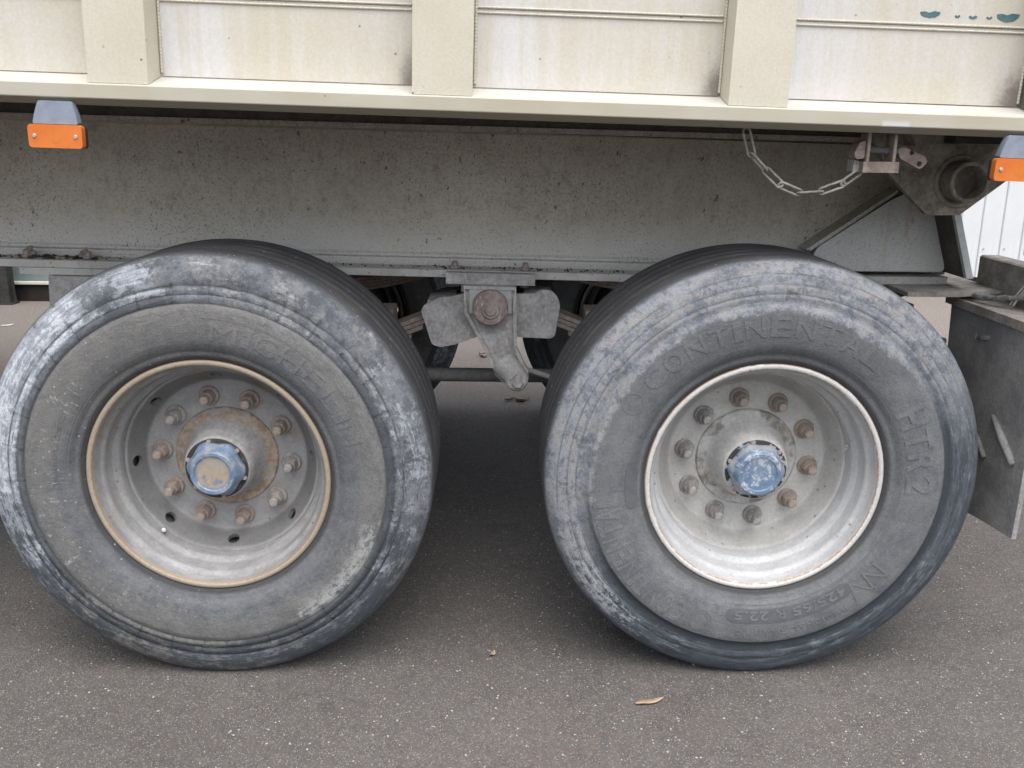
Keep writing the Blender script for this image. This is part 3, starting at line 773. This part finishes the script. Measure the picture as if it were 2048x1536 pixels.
def tyre_mesh(kind):
    bm = revolve(tyre_profile(kind), 240)
    for v in bm.verts:                                    # flattened contact patch with a slight bulge
        h = v.co.z + ZC
        if h < GZ + .0012: v.co.z = GZ + .0008 - ZC
        d = max(0, 1 - (h)/.16)
        if h < .16: v.co.y += (-.007 if v.co.y < .2 else .007)*d*d*math.exp(-(v.co.x/.26)**2)
    return bm
RP = {}
def surf_y(kind, r):
    pr = [p for p in tyre_profile(kind)[:29] if p[1] > .30]
    for (y0, r0), (y1, r1) in zip(pr, pr[1:]):
        if r0 <= r <= r1: return y0 + (y1-y0)*(r-r0)/max(1e-6, r1-r0)
    return pr[-1][0]
FONT_CACHE = {}
def text_mesh(txt, bold=.0):
    cu = bpy.data.curves.new('scratch', 'FONT'); cu.body = txt; cu.size = 1.0; cu.resolution_u = 3; cu.offset = bold
    o = bpy.data.objects.new('scratch', cu); COL.objects.link(o)
    dg = bpy.context.evaluated_depsgraph_get(); dg.update()
    me = bpy.data.meshes.new_from_object(o.evaluated_get(dg)); bpy.data.objects.remove(o); bpy.data.curves.remove(cu)
    bm = bmesh.new(); bm.from_mesh(me); bpy.data.meshes.remove(me)
    bmesh.ops.remove_doubles(bm, verts=bm.verts, dist=1e-5)
    return bm
def bend_text(dst, kind, txt, a0, a1, r0, r1, lift=.0016, bold=.015):
    """letters along the wheel from angle a0 to a1 (degrees, clockwise = falling), feet at r0, heads at r1"""
    glyphs = list(txt); wid = {c: (1.0 if c.isupper() or c.isdigit() else .9) for c in glyphs}
    wts = [.42 if c in 'Iil1/.' else (.55 if c == ' ' else (1.2 if c in 'MW' else 1.0)) for c in glyphs]
    tot = sum(wts); acc = 0
    for c, wt in zip(glyphs, wts):
        if c != ' ':
            b = text_mesh(c, bold)
            xs = [v.co.x for v in b.verts]; x0, x1 = min(xs), max(xs)
            cell0, cell1 = acc/tot, (acc + wt)/tot
            pad = .10*(cell1-cell0)
            bmesh.ops.subdivide_edges(b, edges=[e for e in b.edges if e.calc_length() > .25], cuts=2)
            r = bmesh.ops.extrude_face_region(b, geom=b.faces[:])
            top = {v for v in r['geom'] if isinstance(v, bmesh.types.BMVert)}
            for v in b.verts:
                u = cell0 + pad + (cell1-cell0-2*pad)*((v.co.x-x0)/(x1-x0+1e-9)); q = min(max(v.co.y/.70, -.15), 1.1)
                rr_ = r0 + (r1-r0)*q; a = math.radians(a0 + (a1-a0)*u)
                y = surf_y(kind, rr_) - (lift if v in top else -.001)
                v.co = Vector((rr_*math.cos(a), y, rr_*math.sin(a)))
            merge(dst, b)
        acc += wt
    return dst
def patch(kind, a0, a1, r0, r1, lift, n=40, m=4, round_=True):
    bm = bmesh.new(); rows = []
    for j in range(m+1):
        row = []
        for i in range(n+1):
            t = i/n; h = (r1-r0); rr_ = r0 + h*j/m
            a = a0 + (a1-a0)*t
            if round_:
                q = abs(2*j/m - 1); end = math.degrees(h*.5/((r0+r1)/2))*(1 - math.sqrt(max(0, 1-q*q)))
                s = 1 if a1 > a0 else -1; a = (a0 + s*end) + ((a1 - s*end) - (a0 + s*end))*t
            ar = math.radians(a); row.append(bm.verts.new((rr_*math.cos(ar), surf_y(kind, rr_) - lift, rr_*math.sin(ar))))
        rows.append(row)
    for j in range(m):
        for i in range(n): bm.faces.new((rows[j][i], rows[j][i+1], rows[j+1][i+1], rows[j+1][i]))
    return bm
def ring_strip(kind, bm, ac, rc, rad, wid=.003, lift=.0014):
    cx, cz = rc*math.cos(math.radians(ac)), rc*math.sin(math.radians(ac)); n = 32; R_ = []
    for rr_ in (rad-wid/2, rad+wid/2):
        for hh in (lift,):
            R_.append([bm.verts.new((cx + rr_*math.cos(2*PI*i/n), surf_y(kind, math.hypot(cx + rr_*math.cos(2*PI*i/n), cz + rr_*math.sin(2*PI*i/n))) - hh, cz + rr_*math.sin(2*PI*i/n))) for i in range(n)])
    for i in range(n): bm.faces.new((R_[0][i], R_[1][i], R_[1][(i+1) % n], R_[0][(i+1) % n]))
    return bm
def seg_line(kind, bm, a0, r0, a1, r1, wid=.0022, lift=.0014, n=10):
    A, B = [], []
    for i in range(n+1):
        t = i/n; a = math.radians(a0 + (a1-a0)*t); r_ = r0 + (r1-r0)*t
        p = Vector((r_*math.cos(a), r_*math.sin(a)))
        a2 = math.radians(a0 + (a1-a0)*(t+.01)); r22 = r0 + (r1-r0)*(t+.01)
        d = (Vector((r22*math.cos(a2), r22*math.sin(a2))) - p).normalized(); nn = Vector((-d.y, d.x))*wid/2
        for L_, q in ((A, p+nn), (B, p-nn)): L_.append(bm.verts.new((q.x, surf_y(kind, q.length) - lift, q.y)))
    for i in range(n): bm.faces.new((A[i], A[i+1], B[i+1], B[i]))

def bool_cut(bm, cutter):
    ma = bpy.data.meshes.new('a'); bmesh.ops.recalc_face_normals(bm, faces=bm.faces); bm.to_mesh(ma); bm.free()
    mb = bpy.data.meshes.new('b'); bmesh.ops.recalc_face_normals(cutter, faces=cutter.faces); cutter.to_mesh(mb); cutter.free()
    oa, ob_ = bpy.data.objects.new('a', ma), bpy.data.objects.new('b', mb); COL.objects.link(oa); COL.objects.link(ob_)
    md = oa.modifiers.new('cut', 'BOOLEAN'); md.operation = 'DIFFERENCE'; md.object = ob_; md.solver = 'EXACT'
    dg = bpy.context.evaluated_depsgraph_get(); dg.update()
    me = bpy.data.meshes.new_from_object(oa.evaluated_get(dg))
    out = bmesh.new(); out.from_mesh(me)
    for o_ in (oa, ob_): bpy.data.objects.remove(o_)
    for m_ in (ma, mb, me): bpy.data.meshes.remove(m_)
    return out

def rim_bm():
    prof = [(.060, .2855), (.042, .2900), (.034, .2950), (.0310, .2985), (.0275, .2992), (.0240, .2975), (.0222, .2940), (.0220, .2900), (.0235, .2862), (.0275, .2835), (.0340, .2820),
            (.0560, .2790), (.0600, .2740), (.0640, .2695), (.0700, .2680), (.0980, .2655), (.1040, .2620), (.1100, .2530), (.1160, .2500), (.1600, .2485), (.2000, .2480), (.34, .2520), (.37, .27), (.372, .278), (.34, .262), (.20, .258), (.118, .263), (.09, .279)]
    return revolve(prof, 160, True)
def disc_bm(holes, off):
    # dished centre: weld edge at the barrel, cone, flat face with the studs
    yf = .192 + off; yo = yf - .050
    prof = [(yo-.002, .2485), (yo-.001, .2420), (yo+.004, .2385), (yo+.012, .2345), (yf-.013, .2185), (yf-.006, .2130), (yf-.001, .2060), (yf, .1980), (yf, .129), (yf+.012, .129),
            (yf+.012, .2060), (yf+.008, .2170), (yf-.004, .2280), (yo+.014, .2440), (yo+.008, .2485)]
    bm = revolve(prof, 120, True)
    if holes:
        cut = bmesh.new()
        for k in range(8):
            a = math.radians(2 + 45*k); d = Vector((math.cos(a)*.90, .40, math.sin(a)*.90)).normalized()
            c = Vector((math.cos(a)*.2265, yf-.025, math.sin(a)*.2265))
            add_tube(cut, [c - d*.016, c + d*.03], .0150, 24)
        bm = bool_cut(bm, cut)
    return bm
def hub_bm(yf, capY):
    prof = [(yf-.0015, .1345), (yf-.0045, .1325), (yf-.0055, .118), (yf-.010, .109), (yf-.022, .101), (yf-.050, .0935), (yf-.085, .0860), (yf-.095, .0825), (yf-.0985, .078), (yf-.0985, .070), (yf-.06, .05), (yf+.03, .05), (yf+.03, .128), (yf-.001, .128)]
    return revolve(prof, 96, True)
def cap_bm(y0, y1):
    """scalloped hub cap: lobed flange at y1, domed round front at y0"""
    bm = bmesh.new(); n = 96; rings = []
    prof = [(y1+.004, .0725, 1), (y1-.005, .0725, 1), (y1-.009, .0710, .9), (y1-.013, .0665, .6), (y1-.018, .0635, .35), (y0+.012, .0605, .12), (y0+.004, .0580, 0), (y0, .0540, 0), (y0+.0005, .0465, 0), (y0+.0040, .0435, 0), (y0+.0050, .034, 0), (y0+.0055, .012, 0)]
    for y, r, lob in prof:
        ring = []
        for i in range(n):
            a = 2*PI*i/n; q = r + lob*.0038*(math.cos(6*a + .5) - .6) ; ring.append(bm.verts.new((q*math.cos(a), y, q*math.sin(a))))
        rings.append(ring)
    for A, B in zip(rings, rings[1:]):
        for i in range(n): bm.faces.new((A[i], A[(i+1) % n], B[(i+1) % n], B[i]))
    bm.faces.new(rings[-1]); return bm
def nut_bm():
    bm = revolve([(0, .0), (0, .0258), (-.004, .0262), (-.007, .0240), (-.007, 0)], 28)
    b = revolve([(-.007, 0), (-.007, .0190), (-.030, .0185), (-.034, .0160), (-.034, 0)], 6); bevel(b, .0012, 1, 40); merge(bm, b)
    merge(bm, revolve([(-.034, .0125), (-.036, .0118), (-.052, .0115), (-.054, .0100), (-.054, 0)], 20))
    return bm

def build_wheel(sx, kind, mats, holes, off, ang0, capY, label):
    wh = empty('wheel', (sx*S, 0, ZC), TR); wh['label'] = label
    ty = link('tyre', tyre_mesh(kind), mats['tyre'], wh, True)
    link('rim', rim_bm(), mats['rim'], wh, 50)
    link('wheel_disc', disc_bm(holes, off), mats['disc'], wh, 35)
    yf = .192 + off
    link('hub', hub_bm(yf, capY), mats['hub'], wh, 40)
    link('hub_seal', revolve([(yf-.099, .0795), (yf-.1005, .077), (yf-.1005, .0)], 64), mats['seal'], wh, 40)
    link('hub_cap', cap_bm(capY, yf-.1015), mats['cap'], wh, 40)
    for k in range(6):
        a = math.radians(30 + 60*k + ang0*57/9); r_ = .0735
        link('cap_bolt', cyl_y(r_*math.cos(a), r_*math.sin(a), .0058, yf-.1075, yf-.1008, 6, .001), 'nut_steel', wh)
    nut = None
    for k in range(10):
        a = ang0 - 2*PI*k/10
        if nut is None: nut = link('wheel_nut', nut_bm(), 'nut_steel', wh, 35)
        else: nut = dup(nut, wh)
        nut.location = (.1675*math.cos(a), yf-.0006, .1675*math.sin(a)); nut.rotation_euler = (0, random.random(), 0)
    av = math.radians(229 if kind == 'L' else 13)
    p0 = Vector((math.cos(av)*.2495, .134, math.sin(av)*.2495)); p1 = Vector((math.cos(av)*.236, .112, math.sin(av)*.236))
    bm = tube([p0, p0.lerp(p1, .5), p0.lerp(p1, .52), p1], lambda i: (.0058, .0058, .0042, .0042)[i], 12)
    link('valve', bm, 'bright_screw', wh, 40)
    return wh
ML = dict(tyre='tyre_scuffed', rim='rim_dusty', disc='disc_dusty', hub='hub_rusty', seal='seal_dark', cap='cap_blue_rusty')
MR = dict(tyre='tyre_muddy', rim='rim_silver', disc='disc_silver', hub='hub_silver', seal='seal_chipped', cap='cap_blue_chipped')
WL = build_wheel(-1, 'L', ML, True, 0.0, 1.784, .052, 'front wheel with a scuffed whitened tyre and a dusty rusty rim with vent holes')
WR = build_wheel(1, 'R', MR, False, .010, 1.749, .064, 'rear wheel with a muddy tyre and a pale silver rim without vent holes')
# raised lettering on the side walls: every word a piece of its own, in the rubber of its tyre
def word(kind, wheel, *a):
    bm = bmesh.new(); bend_text(bm, kind, *a); o = link('lettering', bm, 'raised_scuffed' if kind == 'L' else 'raised_muddy', wheel, 30); o['kind'] = 'stuff'
def lines(kind, wheel, name, qs, wid, lift=.0012):
    bm = bmesh.new()
    for q in qs: seg_line(kind, bm, *q, wid, lift, max(6, int(abs(q[0]-q[2])/1.6)))
    o = link(name, bm, 'tyre_lettering', wheel); o['kind'] = 'stuff'
word('L', WL, 'MICHELIN', 86, 14, .352, .398, .0011, .0)
word('L', WL, 'TUBELESS', 183, 153, .360, .370, .0010, .0)
lines('L', WL, 'moulded_line', ((88, .344, 12, .344), (88, .406, 12, .406), (176, .340, 110, .340), (178, .334, 128, .334)), .0016, .0010)
word('R', WR, 'CONTINENTAL', 142, 50, .371, .418, .0013, .018)
word('R', WR, 'CONTINENTAL', 243, 184, .371, .430, .0013, .018)
word('R', WR, 'HTR2', 31, -5, .350, .414, .0016, .028)
word('R', WR, 'REGIONAL TRAFFIC', 305, 263, .4035, .4175, .0014, .01)
for ac, rc, ra, wd_ in ((249, .403, .033, .0035), (249, .403, .024, .0025), (149, .396, .026, .003)):
    link('round_emblem', ring_strip('R', bmesh.new(), ac, rc, ra, wd_), 'tyre_lettering', WR)
lines('R', WR, 'slanted_emblem', ((311, .356, 309, .412), (311, .356, 316.5, .412), (317.5, .356, 316.5, .412), (317.5, .356, 323.5, .414), (323.5, .356, 323.5, .414)), .006, .0016)
lines('R', WR, 'moulded_line', ((60, .338, -60, .338), (260, .334, 345, .334)), .0016, .0010)
slot = link('size_panel', patch('R', 310.5, 258, .345, .383, .0010, 60, 8), 'tyre_slot', WR, True)
word('R', WR, '425/65 R 22.5', 308.5, 261, .352, .375, .0022, .008)
link('moulded_panel', patch('R', 192, 171, .318, .350, .0012, 24, 8), 'tyre_slot', WR, True)
for W_ in (WL, WR):                                       # far side wheels, seen through the gaps
    c = empty('wheel', (W_.location.x, 2.5, ZC), TR, (0, 0, PI))
    for ch in W_.children:
        if ch.name.split('.')[0] in ('tyre', 'rim', 'wheel_disc', 'hub'): dup(ch, c)

# ------------------------------------------------------------------ marker lamps
def lamp(x, z, rz, label):
    L = empty('marker_lamp', (x, -.030, z), TR, (0, BS, 0)); L['label'] = label
    out = rounded([(-.0575, -.0245), (.0575, -.0245), (.0575, .0245), (-.0575, .0245)], .009, 5)
    bm = prism(out, -.012, .006, .0035, 3); link('lens', bm, 'amber_plastic', L, 40)
    link('lamp_back', prism([(q[0]*1.01, q[1]*1.02) for q in out], .0065, .018, .002), 'dark_steel', L, 40)
    mt = prism(rounded([(-.049, .0255), (.049, .0255), (.044, .050), (.036, .074), (-.033, .074), (-.042, .050)], .006), -.006, .016, .004)
    link('mounting', mt, 'blue_grey_rubber', L, 40)
    for s in (-1, 1): link('screw', cyl_y(s*.044, 0, .0042, -.0145, -.011, 14, .0008), 'bright_screw', L, 40)
    bm = bmesh.new(); n = 28                              # moulded round mark in the lens
    for ra, rb in ((.0125, .014),):
        A = [bm.verts.new((ra*math.cos(2*PI*i/n), -.0126, ra*math.sin(2*PI*i/n))) for i in range(n)]; B = [bm.verts.new((rb*math.cos(2*PI*i/n), -.0126, rb*math.sin(2*PI*i/n))) for i in range(n)]
        for i in range(n): bm.faces.new((A[i], A[(i+1) % n], B[(i+1) % n], B[i]))
    for x0, x1, z0, z1 in ((-.006, -.0045, -.008, .008), (-.0044, .002, .0066, .008), (-.0044, .001, -.0007, .0007), (-.0044, .002, -.008, -.0066), (.005, .0065, -.008, .008)):
        bm.faces.new([bm.verts.new(p) for p in ((x0, -.0126, z0), (x1, -.0126, z0), (x1, -.0126, z1), (x0, -.0126, z1))])
    link('moulded_mark', bm, material('amber_mark', m_plain((.62, .20, .03), (.66, .22, .03))) if 'amber_mark' not in bpy.data.materials else bpy.data.materials['amber_mark'], L)
lamp(-.937, 1.347, 0, 'amber marker lamp under the front end of the rail')
lamp(1.176, 1.298, 0, 'amber marker lamp beside the tipping hinge')

# ------------------------------------------------------------------ tipping hinge at the rear
piv = [(.969, 1.380), (1.025, 1.273), (1.134, 1.173), (1.152, 1.170), (1.223, 1.171), (1.328, 1.255), (1.374, 1.295), (1.388, 1.378)]
pv = link('hinge_plate', prism(piv, .300, .325, .004), 'pivot_steel', TR, 30)
bm = revolve([(.246, .0400), (.243, .0420), (.243, .0490), (.246, .0515), (.31, .053), (.31, .060), (.36, .060), (.36, .0400)], 56, True)
bmesh.ops.translate(bm, verts=bm.verts, vec=(1.212, 0, 1.2575)); link('hinge_tube', bm, 'pivot_steel', pv, 35)
bm = revolve([(.34, .0), (.34, .0395)], 40); bmesh.ops.translate(bm, verts=bm.verts, vec=(1.212, .03, 1.2575)); link('tube_plug', bm, 'dark_steel', pv)
bm = revolve([(.296, .055), (.292, .060), (.296, .068), (.3, .068)], 48); bmesh.ops.translate(bm, verts=bm.verts, vec=(1.212, 0, 1.2575)); link('weld_bead', bm, 'pivot_steel', pv, True)
for q in ([(1.03, 1.385), (1.16, 1.385), (1.13, 1.352), (1.05, 1.345)], [(1.10, 1.382), (1.25, 1.382), (1.19, 1.345)]):
    link('hinge_gusset', prism(q, .22, .299, .004), 'pivot_steel', TR, 30)
link('hinge_block', box(1.12, 1.40, .16, .29, 1.352, 1.384, 0, .006), 'dark_steel', TR)
link('hinge_shaft', tube([(1.212, .37, 1.2575), (1.212, 2.1, 1.2575)], .037, 24), 'dark_steel', TR, 40)
far_p = dup(pv, TR); far_p.scale = (1, -1, 1); far_p.location = (0, 2.5, 0)
# end of the chassis: diagonal closing box, rear plate
pb = [(.925, 1.052), (1.132, 1.195), (1.20, 1.225), (1.234, 1.225), (1.3115, .992), (1.03, .992), (.93, .995)]
link('end_panel', prism(rounded(pb, .02, 3), .515, .523, .002), 'pale_chassis_paint', TR, 30)
bm = bmesh.new(); add_prism(bm, [(.905, 1.052), (1.148, 1.222), (1.152, 1.214), (.918, 1.048)], .5225, .598)
link('diagonal_stiffener', bevel(bm, .002, 1), 'chassis_paint', TR)
link('end_flange', box(.95, 1.315, .505, .598, .956, .978, .0, .003), 'flange_steel', TR)
link('rear_crossmember', prism([(1.22, 1.30), (1.33, 1.20), (1.35, 1.143), (1.385, 1.009), (1.38, .965), (1.30, .96), (1.22, .97)], .66, .68, .003), 'dark_steel', TR, 30)
ep = link('end_plate', prism([(1.236, 1.225), (1.256, 1.225), (1.334, .990), (1.314, .990)], .412, .640, .002), 'shade_brown', TR, 30)  # dark side colour stands for the shade on this face
link('plate_edge', prism([(1.2365, 1.2245), (1.2555, 1.2245), (1.3335, .9905), (1.3145, .9905)], .396, .4115, .003), 'pale_steel', ep, 30)  # pale cap paints the light on the plate's front edge
# clamp with pin and lever under the rail
cl = link('clamp_block', box(.848, .930, .020, .075, 1.287, 1.311, 0, .005), 'clamp_steel', TR, 35)
for x in (.8545, .9145): link('clamp_strap', box(x, x+.0065, .022, .070, 1.309, 1.372 if x > .9 else 1.378, 0, .0015), 'clamp_steel', cl)
link('clamp_pin', tube([(.838, .050, 1.338), (.935, .050, 1.334)], .0085, 14), 'tube_steel', cl, 40)
bm = prism(rounded([(.937, 1.340), (.951, 1.344), (1.004, 1.323), (1.009, 1.311), (.994, 1.294), (.944, 1.318)], .006), .052, .068, .003)
cut = bmesh.new(); add_tube(cut, [(.990, .03, 1.3065), (.990, .09, 1.3065)], .0062, 16); add_tube(cut, [(.970, .03, 1.332), (.970, .09, 1.332)], .0055, 16)
link('clamp_lever', bool_cut(bm, cut), 'clamp_steel', cl, 35)
link('pin_head', prism(rounded([(.829, 1.328), (.838, 1.352), (.853, 1.358), (.853, 1.318), (.834, 1.316)], .006), .030, .075, .003), 'clamp_steel', cl, 35)
link('clamp_cheek', prism([(.836, 1.314), (.850, 1.311), (.8475, 1.287), (.834, 1.288)], .045, .085, .003), 'knob_steel', cl, 35)
link('clamp_mount', box(.85, .93, .03, .10, 1.372, 1.383, 0, .002), 'dark_steel', cl)
# chain
ch = empty('chain', (.58, .05, 1.37), TR)
pts = [(.583, 1.378), (.600, 1.323), (.634, 1.289), (.672, 1.256), (.718, 1.2385), (.767, 1.242), (.817, 1.2605), (.853, 1.288)]
twist = [.25, 1.25, .15, .45, 1.45, .2, .35]
for i, (p, q) in enumerate(zip(pts, pts[1:])):
    a, b = Vector((p[0], .05, p[1])), Vector((q[0], .05, q[1])); d = (b-a); L = d.length + .009; d.normalize()
    c = (a+b)/2; side = Matrix.Rotation(twist[i], 3, d) @ d.cross(Vector((0, 1, 0))).normalized()
    rw, st = .0078, L/2 - .0078; path = []
    for k in range(9): t = -PI/2 + PI*k/8; path.append(c + d*(st + rw*math.cos(t)) + side*rw*math.sin(t))
    for k in range(9): t = PI/2 + PI*k/8; path.append(c + d*(-st + rw*math.cos(t)) + side*rw*math.sin(t))
    loc = Vector((.58, .05, 1.37)); link('chain_link', tube([v-loc for v in path], .0031, 7, True), 'chain_steel', ch, True)

# ------------------------------------------------------------------ mud flap and its support
FX = 1.307
bm = bmesh.new(); ny, nz = 12, 14; F_, B_ = [], []
for j in range(nz+1):
    for i in range(ny+1):
        y = .002 + .444*i/ny; t = j/nz; z = .925 - (.925 - (.392 - .035*(y/.44)))*t
        x = FX + .010*math.sin(t*2.6) + .006*math.sin(y*11+1)*t
        F_.append(bm.verts.new((x, y, z))); B_.append(bm.verts.new((x+.012, y, z)))
W1 = ny+1
for j in range(nz):
    for i in range(ny):
        k = j*W1+i
        bm.faces.new((F_[k], F_[k+1], F_[k+W1+1], F_[k+W1])); bm.faces.new((B_[k], B_[k+W1], B_[k+W1+1], B_[k+1]))
for i in range(ny): bm.faces.new((F_[i], B_[i], B_[i+1], F_[i+1])); k = nz*W1+i; bm.faces.new((F_[k], F_[k+1], B_[k+1], B_[k]))
for j in range(nz): k = j*W1; bm.faces.new((F_[k], F_[k+W1], B_[k+W1], B_[k])); k += ny; bm.faces.new((F_[k], B_[k], B_[k+W1], F_[k+W1]))
fp = link('mud_flap', bm, 'flap_rubber', TR, 40)
def rib(p, q, r): link('flap_rib', tube([p, Vector(p).lerp(Vector(q), .5), q], lambda i: (r*.5, r, r*.8)[i], 10), 'flap_rubber', fp, True)
rib((FX+.008, .165, .668), (FX+.010, .045, .575), .011); rib((FX+.006, .235, .600), (FX+.008, .175, .548), .008)
rib((FX+.004, .290, .845), (FX+.004, .225, .862), .008); rib((FX+.004, .295, .860), (FX+.004, .29, .838), .006)
link('flap_bolt', revolve([(0, 0), (0, .012), (.008, .012), (.010, .006), (.022, .006)], 8), 'pin_steel', fp, 40, loc=(FX-.004, .452, .80), rot=(0, 0, .4))
sup = link('flap_support', prism([(FX-.008, .926), (FX-.008, .935), (1.398, .937), (1.398, 1.040), (1.404, 1.044), (1.450, 1.044), (1.450, 1.036), (1.410, 1.036), (1.410, .926)], -.02, .50, .002), 'bracket_steel', TR, 30)
link('support_lip', box(FX-.014, FX-.009, -.02, .455, .914, .937, 0, .0015), 'bracket_steel', sup)
link('support_bar', tube([(1.475, .40, 1.062), (1.475, .39, 1.064), (1.475, -.05, 1.066)], lambda i: (.008, .0165, .0165)[i], 16), 'dark_steel', sup, 40)
link('support_arm', prism([(1.14, .945), (1.28, .945), (1.40, .955), (1.40, .965), (1.26, .957), (1.14, .957)], .36, .74, .003), 'bracket_steel', TR, 30)
link('support_arm', box(1.20, 1.30, .60, 1.2, .955, .968, 0, .003), 'bracket_steel', TR)
link('air_valve', prism(rounded([(1.16, .945), (1.26, .945), (1.26, .905), (1.235, .90), (1.235, .865), (1.19, .86), (1.16, .90)], .008), .62, .70, .004), 'dark_steel', TR, 30)
pth = spline([(1.10, .93, .895), (1.17, .82, .915), (1.235, .73, .938), (1.272, .62, .950), (1.300, .50, .953), (1.315, .42, .952), (1.325, .34, .951), (1.345, .27, .958), (1.365, .22, .968), (1.385, .18, .985)], 7)
cb = link('cable', tube(pth, lambda i: .0078 + .0012*math.sin(i*.9), 10), 'black_cable', TR, True)
link('cable_tie', tube([(1.250 + .0105*math.cos(t*PI/5)*.3, .70 + .0105*math.cos(t*PI/5), .9435 + .0115*math.sin(t*PI/5)) for t in range(10)], .0018, 6, True), 'bright_screw', cb)
for k, dy in enumerate((0, .014)):
    link('wire_tie', tube(spline([(1.355, .235-dy, .945), (1.372, .228-dy, .985), (1.392, .222-dy, 1.010), (1.396, .21-dy, .985), (1.38, .205-dy, .945)], 5), .0032, 6), 'bracket_steel', cb, True)
# mud lying on the flange
bm = bmesh.new(); bp = bmesh.new()
for k in range(260):
    x = random.choice([random.uniform(-1.42, 1.2), random.gauss(-1.2, .06), random.gauss(-1.33, .07), random.gauss(.1, .25)])
    if -1.9 < x < 1.25:
        big = abs(x+1.2) < .07 or abs(x+1.33) < .06
        blob(bm if random.random() < .72 else bp, (x, random.uniform(.545, .593), .984 - CS*x), random.uniform(.002, .0085 if big else .0042), 1.3, 1, .8)
for x in (-1.315, -1.165): 
    for k in range(7): blob(bp, (x + random.gauss(0, .008), .56, .990 - CS*x + random.uniform(0, .022)), random.uniform(.006, .010))
o = link('mud_clods', bm, 'mud', TR); o['kind'] = 'stuff'; o = link('mud_clods', bp, 'pale_mud', TR); o['kind'] = 'stuff'

# ------------------------------------------------------------------ litter on the ground
def leaf_thing(name, x, y, L, W, rz, mat, label, cat, curl=.006):
    bm = bmesh.new(); n = 10; rows = []
    for i in range(n+1):
        t = i/n; wv = W*math.sin(PI*min(1, .06 + t*.93))**.8; zc = .003 + curl*abs(t-.45) + random.uniform(0, .0012)
        rows.append([bm.verts.new((L*(t-.5), wv*s + .1*W*math.sin(t*7), zc + .004*abs(s)**2 + d)) for d in (0, .0012) for s in (-.5, 0, .5)])
    for A, B in zip(rows, rows[1:]):
        for q in ((0, 1), (1, 2), (4, 3), (5, 4), (3, 0), (2, 5)): bm.faces.new((A[q[0]], A[q[1]], B[q[1]], B[q[0]]))
    bm.faces.new((rows[0][0], rows[0][1], rows[0][2], rows[0][5], rows[0][4], rows[0][3])); bm.faces.new((rows[-1][0], rows[-1][1], rows[-1][2], rows[-1][5], rows[-1][4], rows[-1][3]))
    o = link(name, bm, mat, None, True, loc=(x, y, GZ), rot=(0, 0, rz)); return thing(o, label, cat)
leaf_thing('dry_leaf', .407, -.106, .078, .018, .30, 'dry_leaf', 'long narrow brown dry leaf lying in front of the muddy wheel', 'leaf')
leaf_thing('dry_leaf', .014, .112, .022, .013, 1.1, 'dry_leaf', 'tiny curled orange brown leaf on the asphalt between the two wheels', 'leaf', .01)
leaf_thing('paper_scrap', -3.447, 4.434, .085, .035, .75, 'white_paper', 'small white paper scrap on the asphalt near the workshop wall', 'paper')
def clod(x, y, n, spread, label):
    bm = bmesh.new()
    for k in range(n): blob(bm, (random.gauss(0, spread), random.gauss(0, spread*.45), .012), random.uniform(.010, .026), 1.5, 1, .7, .35)
    thing(link('mud_clump', bm, 'pale_mud', None, False, loc=(x, y, GZ)), label, 'mud')
clod(.14, 2.60, 5, .03, 'brown mud clump seen under the trailer beside the rear wheel'); clod(.36, 2.66, 7, .05, 'wider crumbled mud clump touching the rear wheel from behind'); clod(-.10, 3.62, 6, .05, 'dark mud crumbs farther away behind the spring hanger')
bm = bmesh.new(); rg_ = random.Random(3)
for k in range(2200):
    x = rg_.uniform(-1.7, 1.7); y = rg_.uniform(-.62, 1.2) if k < 2000 else rg_.uniform(1.2, 4.0)
    r_ = rg_.choice([.0012, .0014, .0017, .002, .0028]); res = bmesh.ops.create_icosphere(bm, subdivisions=1, radius=r_)
    for v in res['verts']: v.co = Vector((v.co.x*rg_.uniform(.8, 1.3) + x, v.co.y*rg_.uniform(.8, 1.3) + y, v.co.z*.7 + r_*.3 + GZ))
o = link('loose_grit', bm, 'grit_stone'); o['kind'] = 'stuff'; o['label'] = 'pale loose grit scattered over the asphalt'
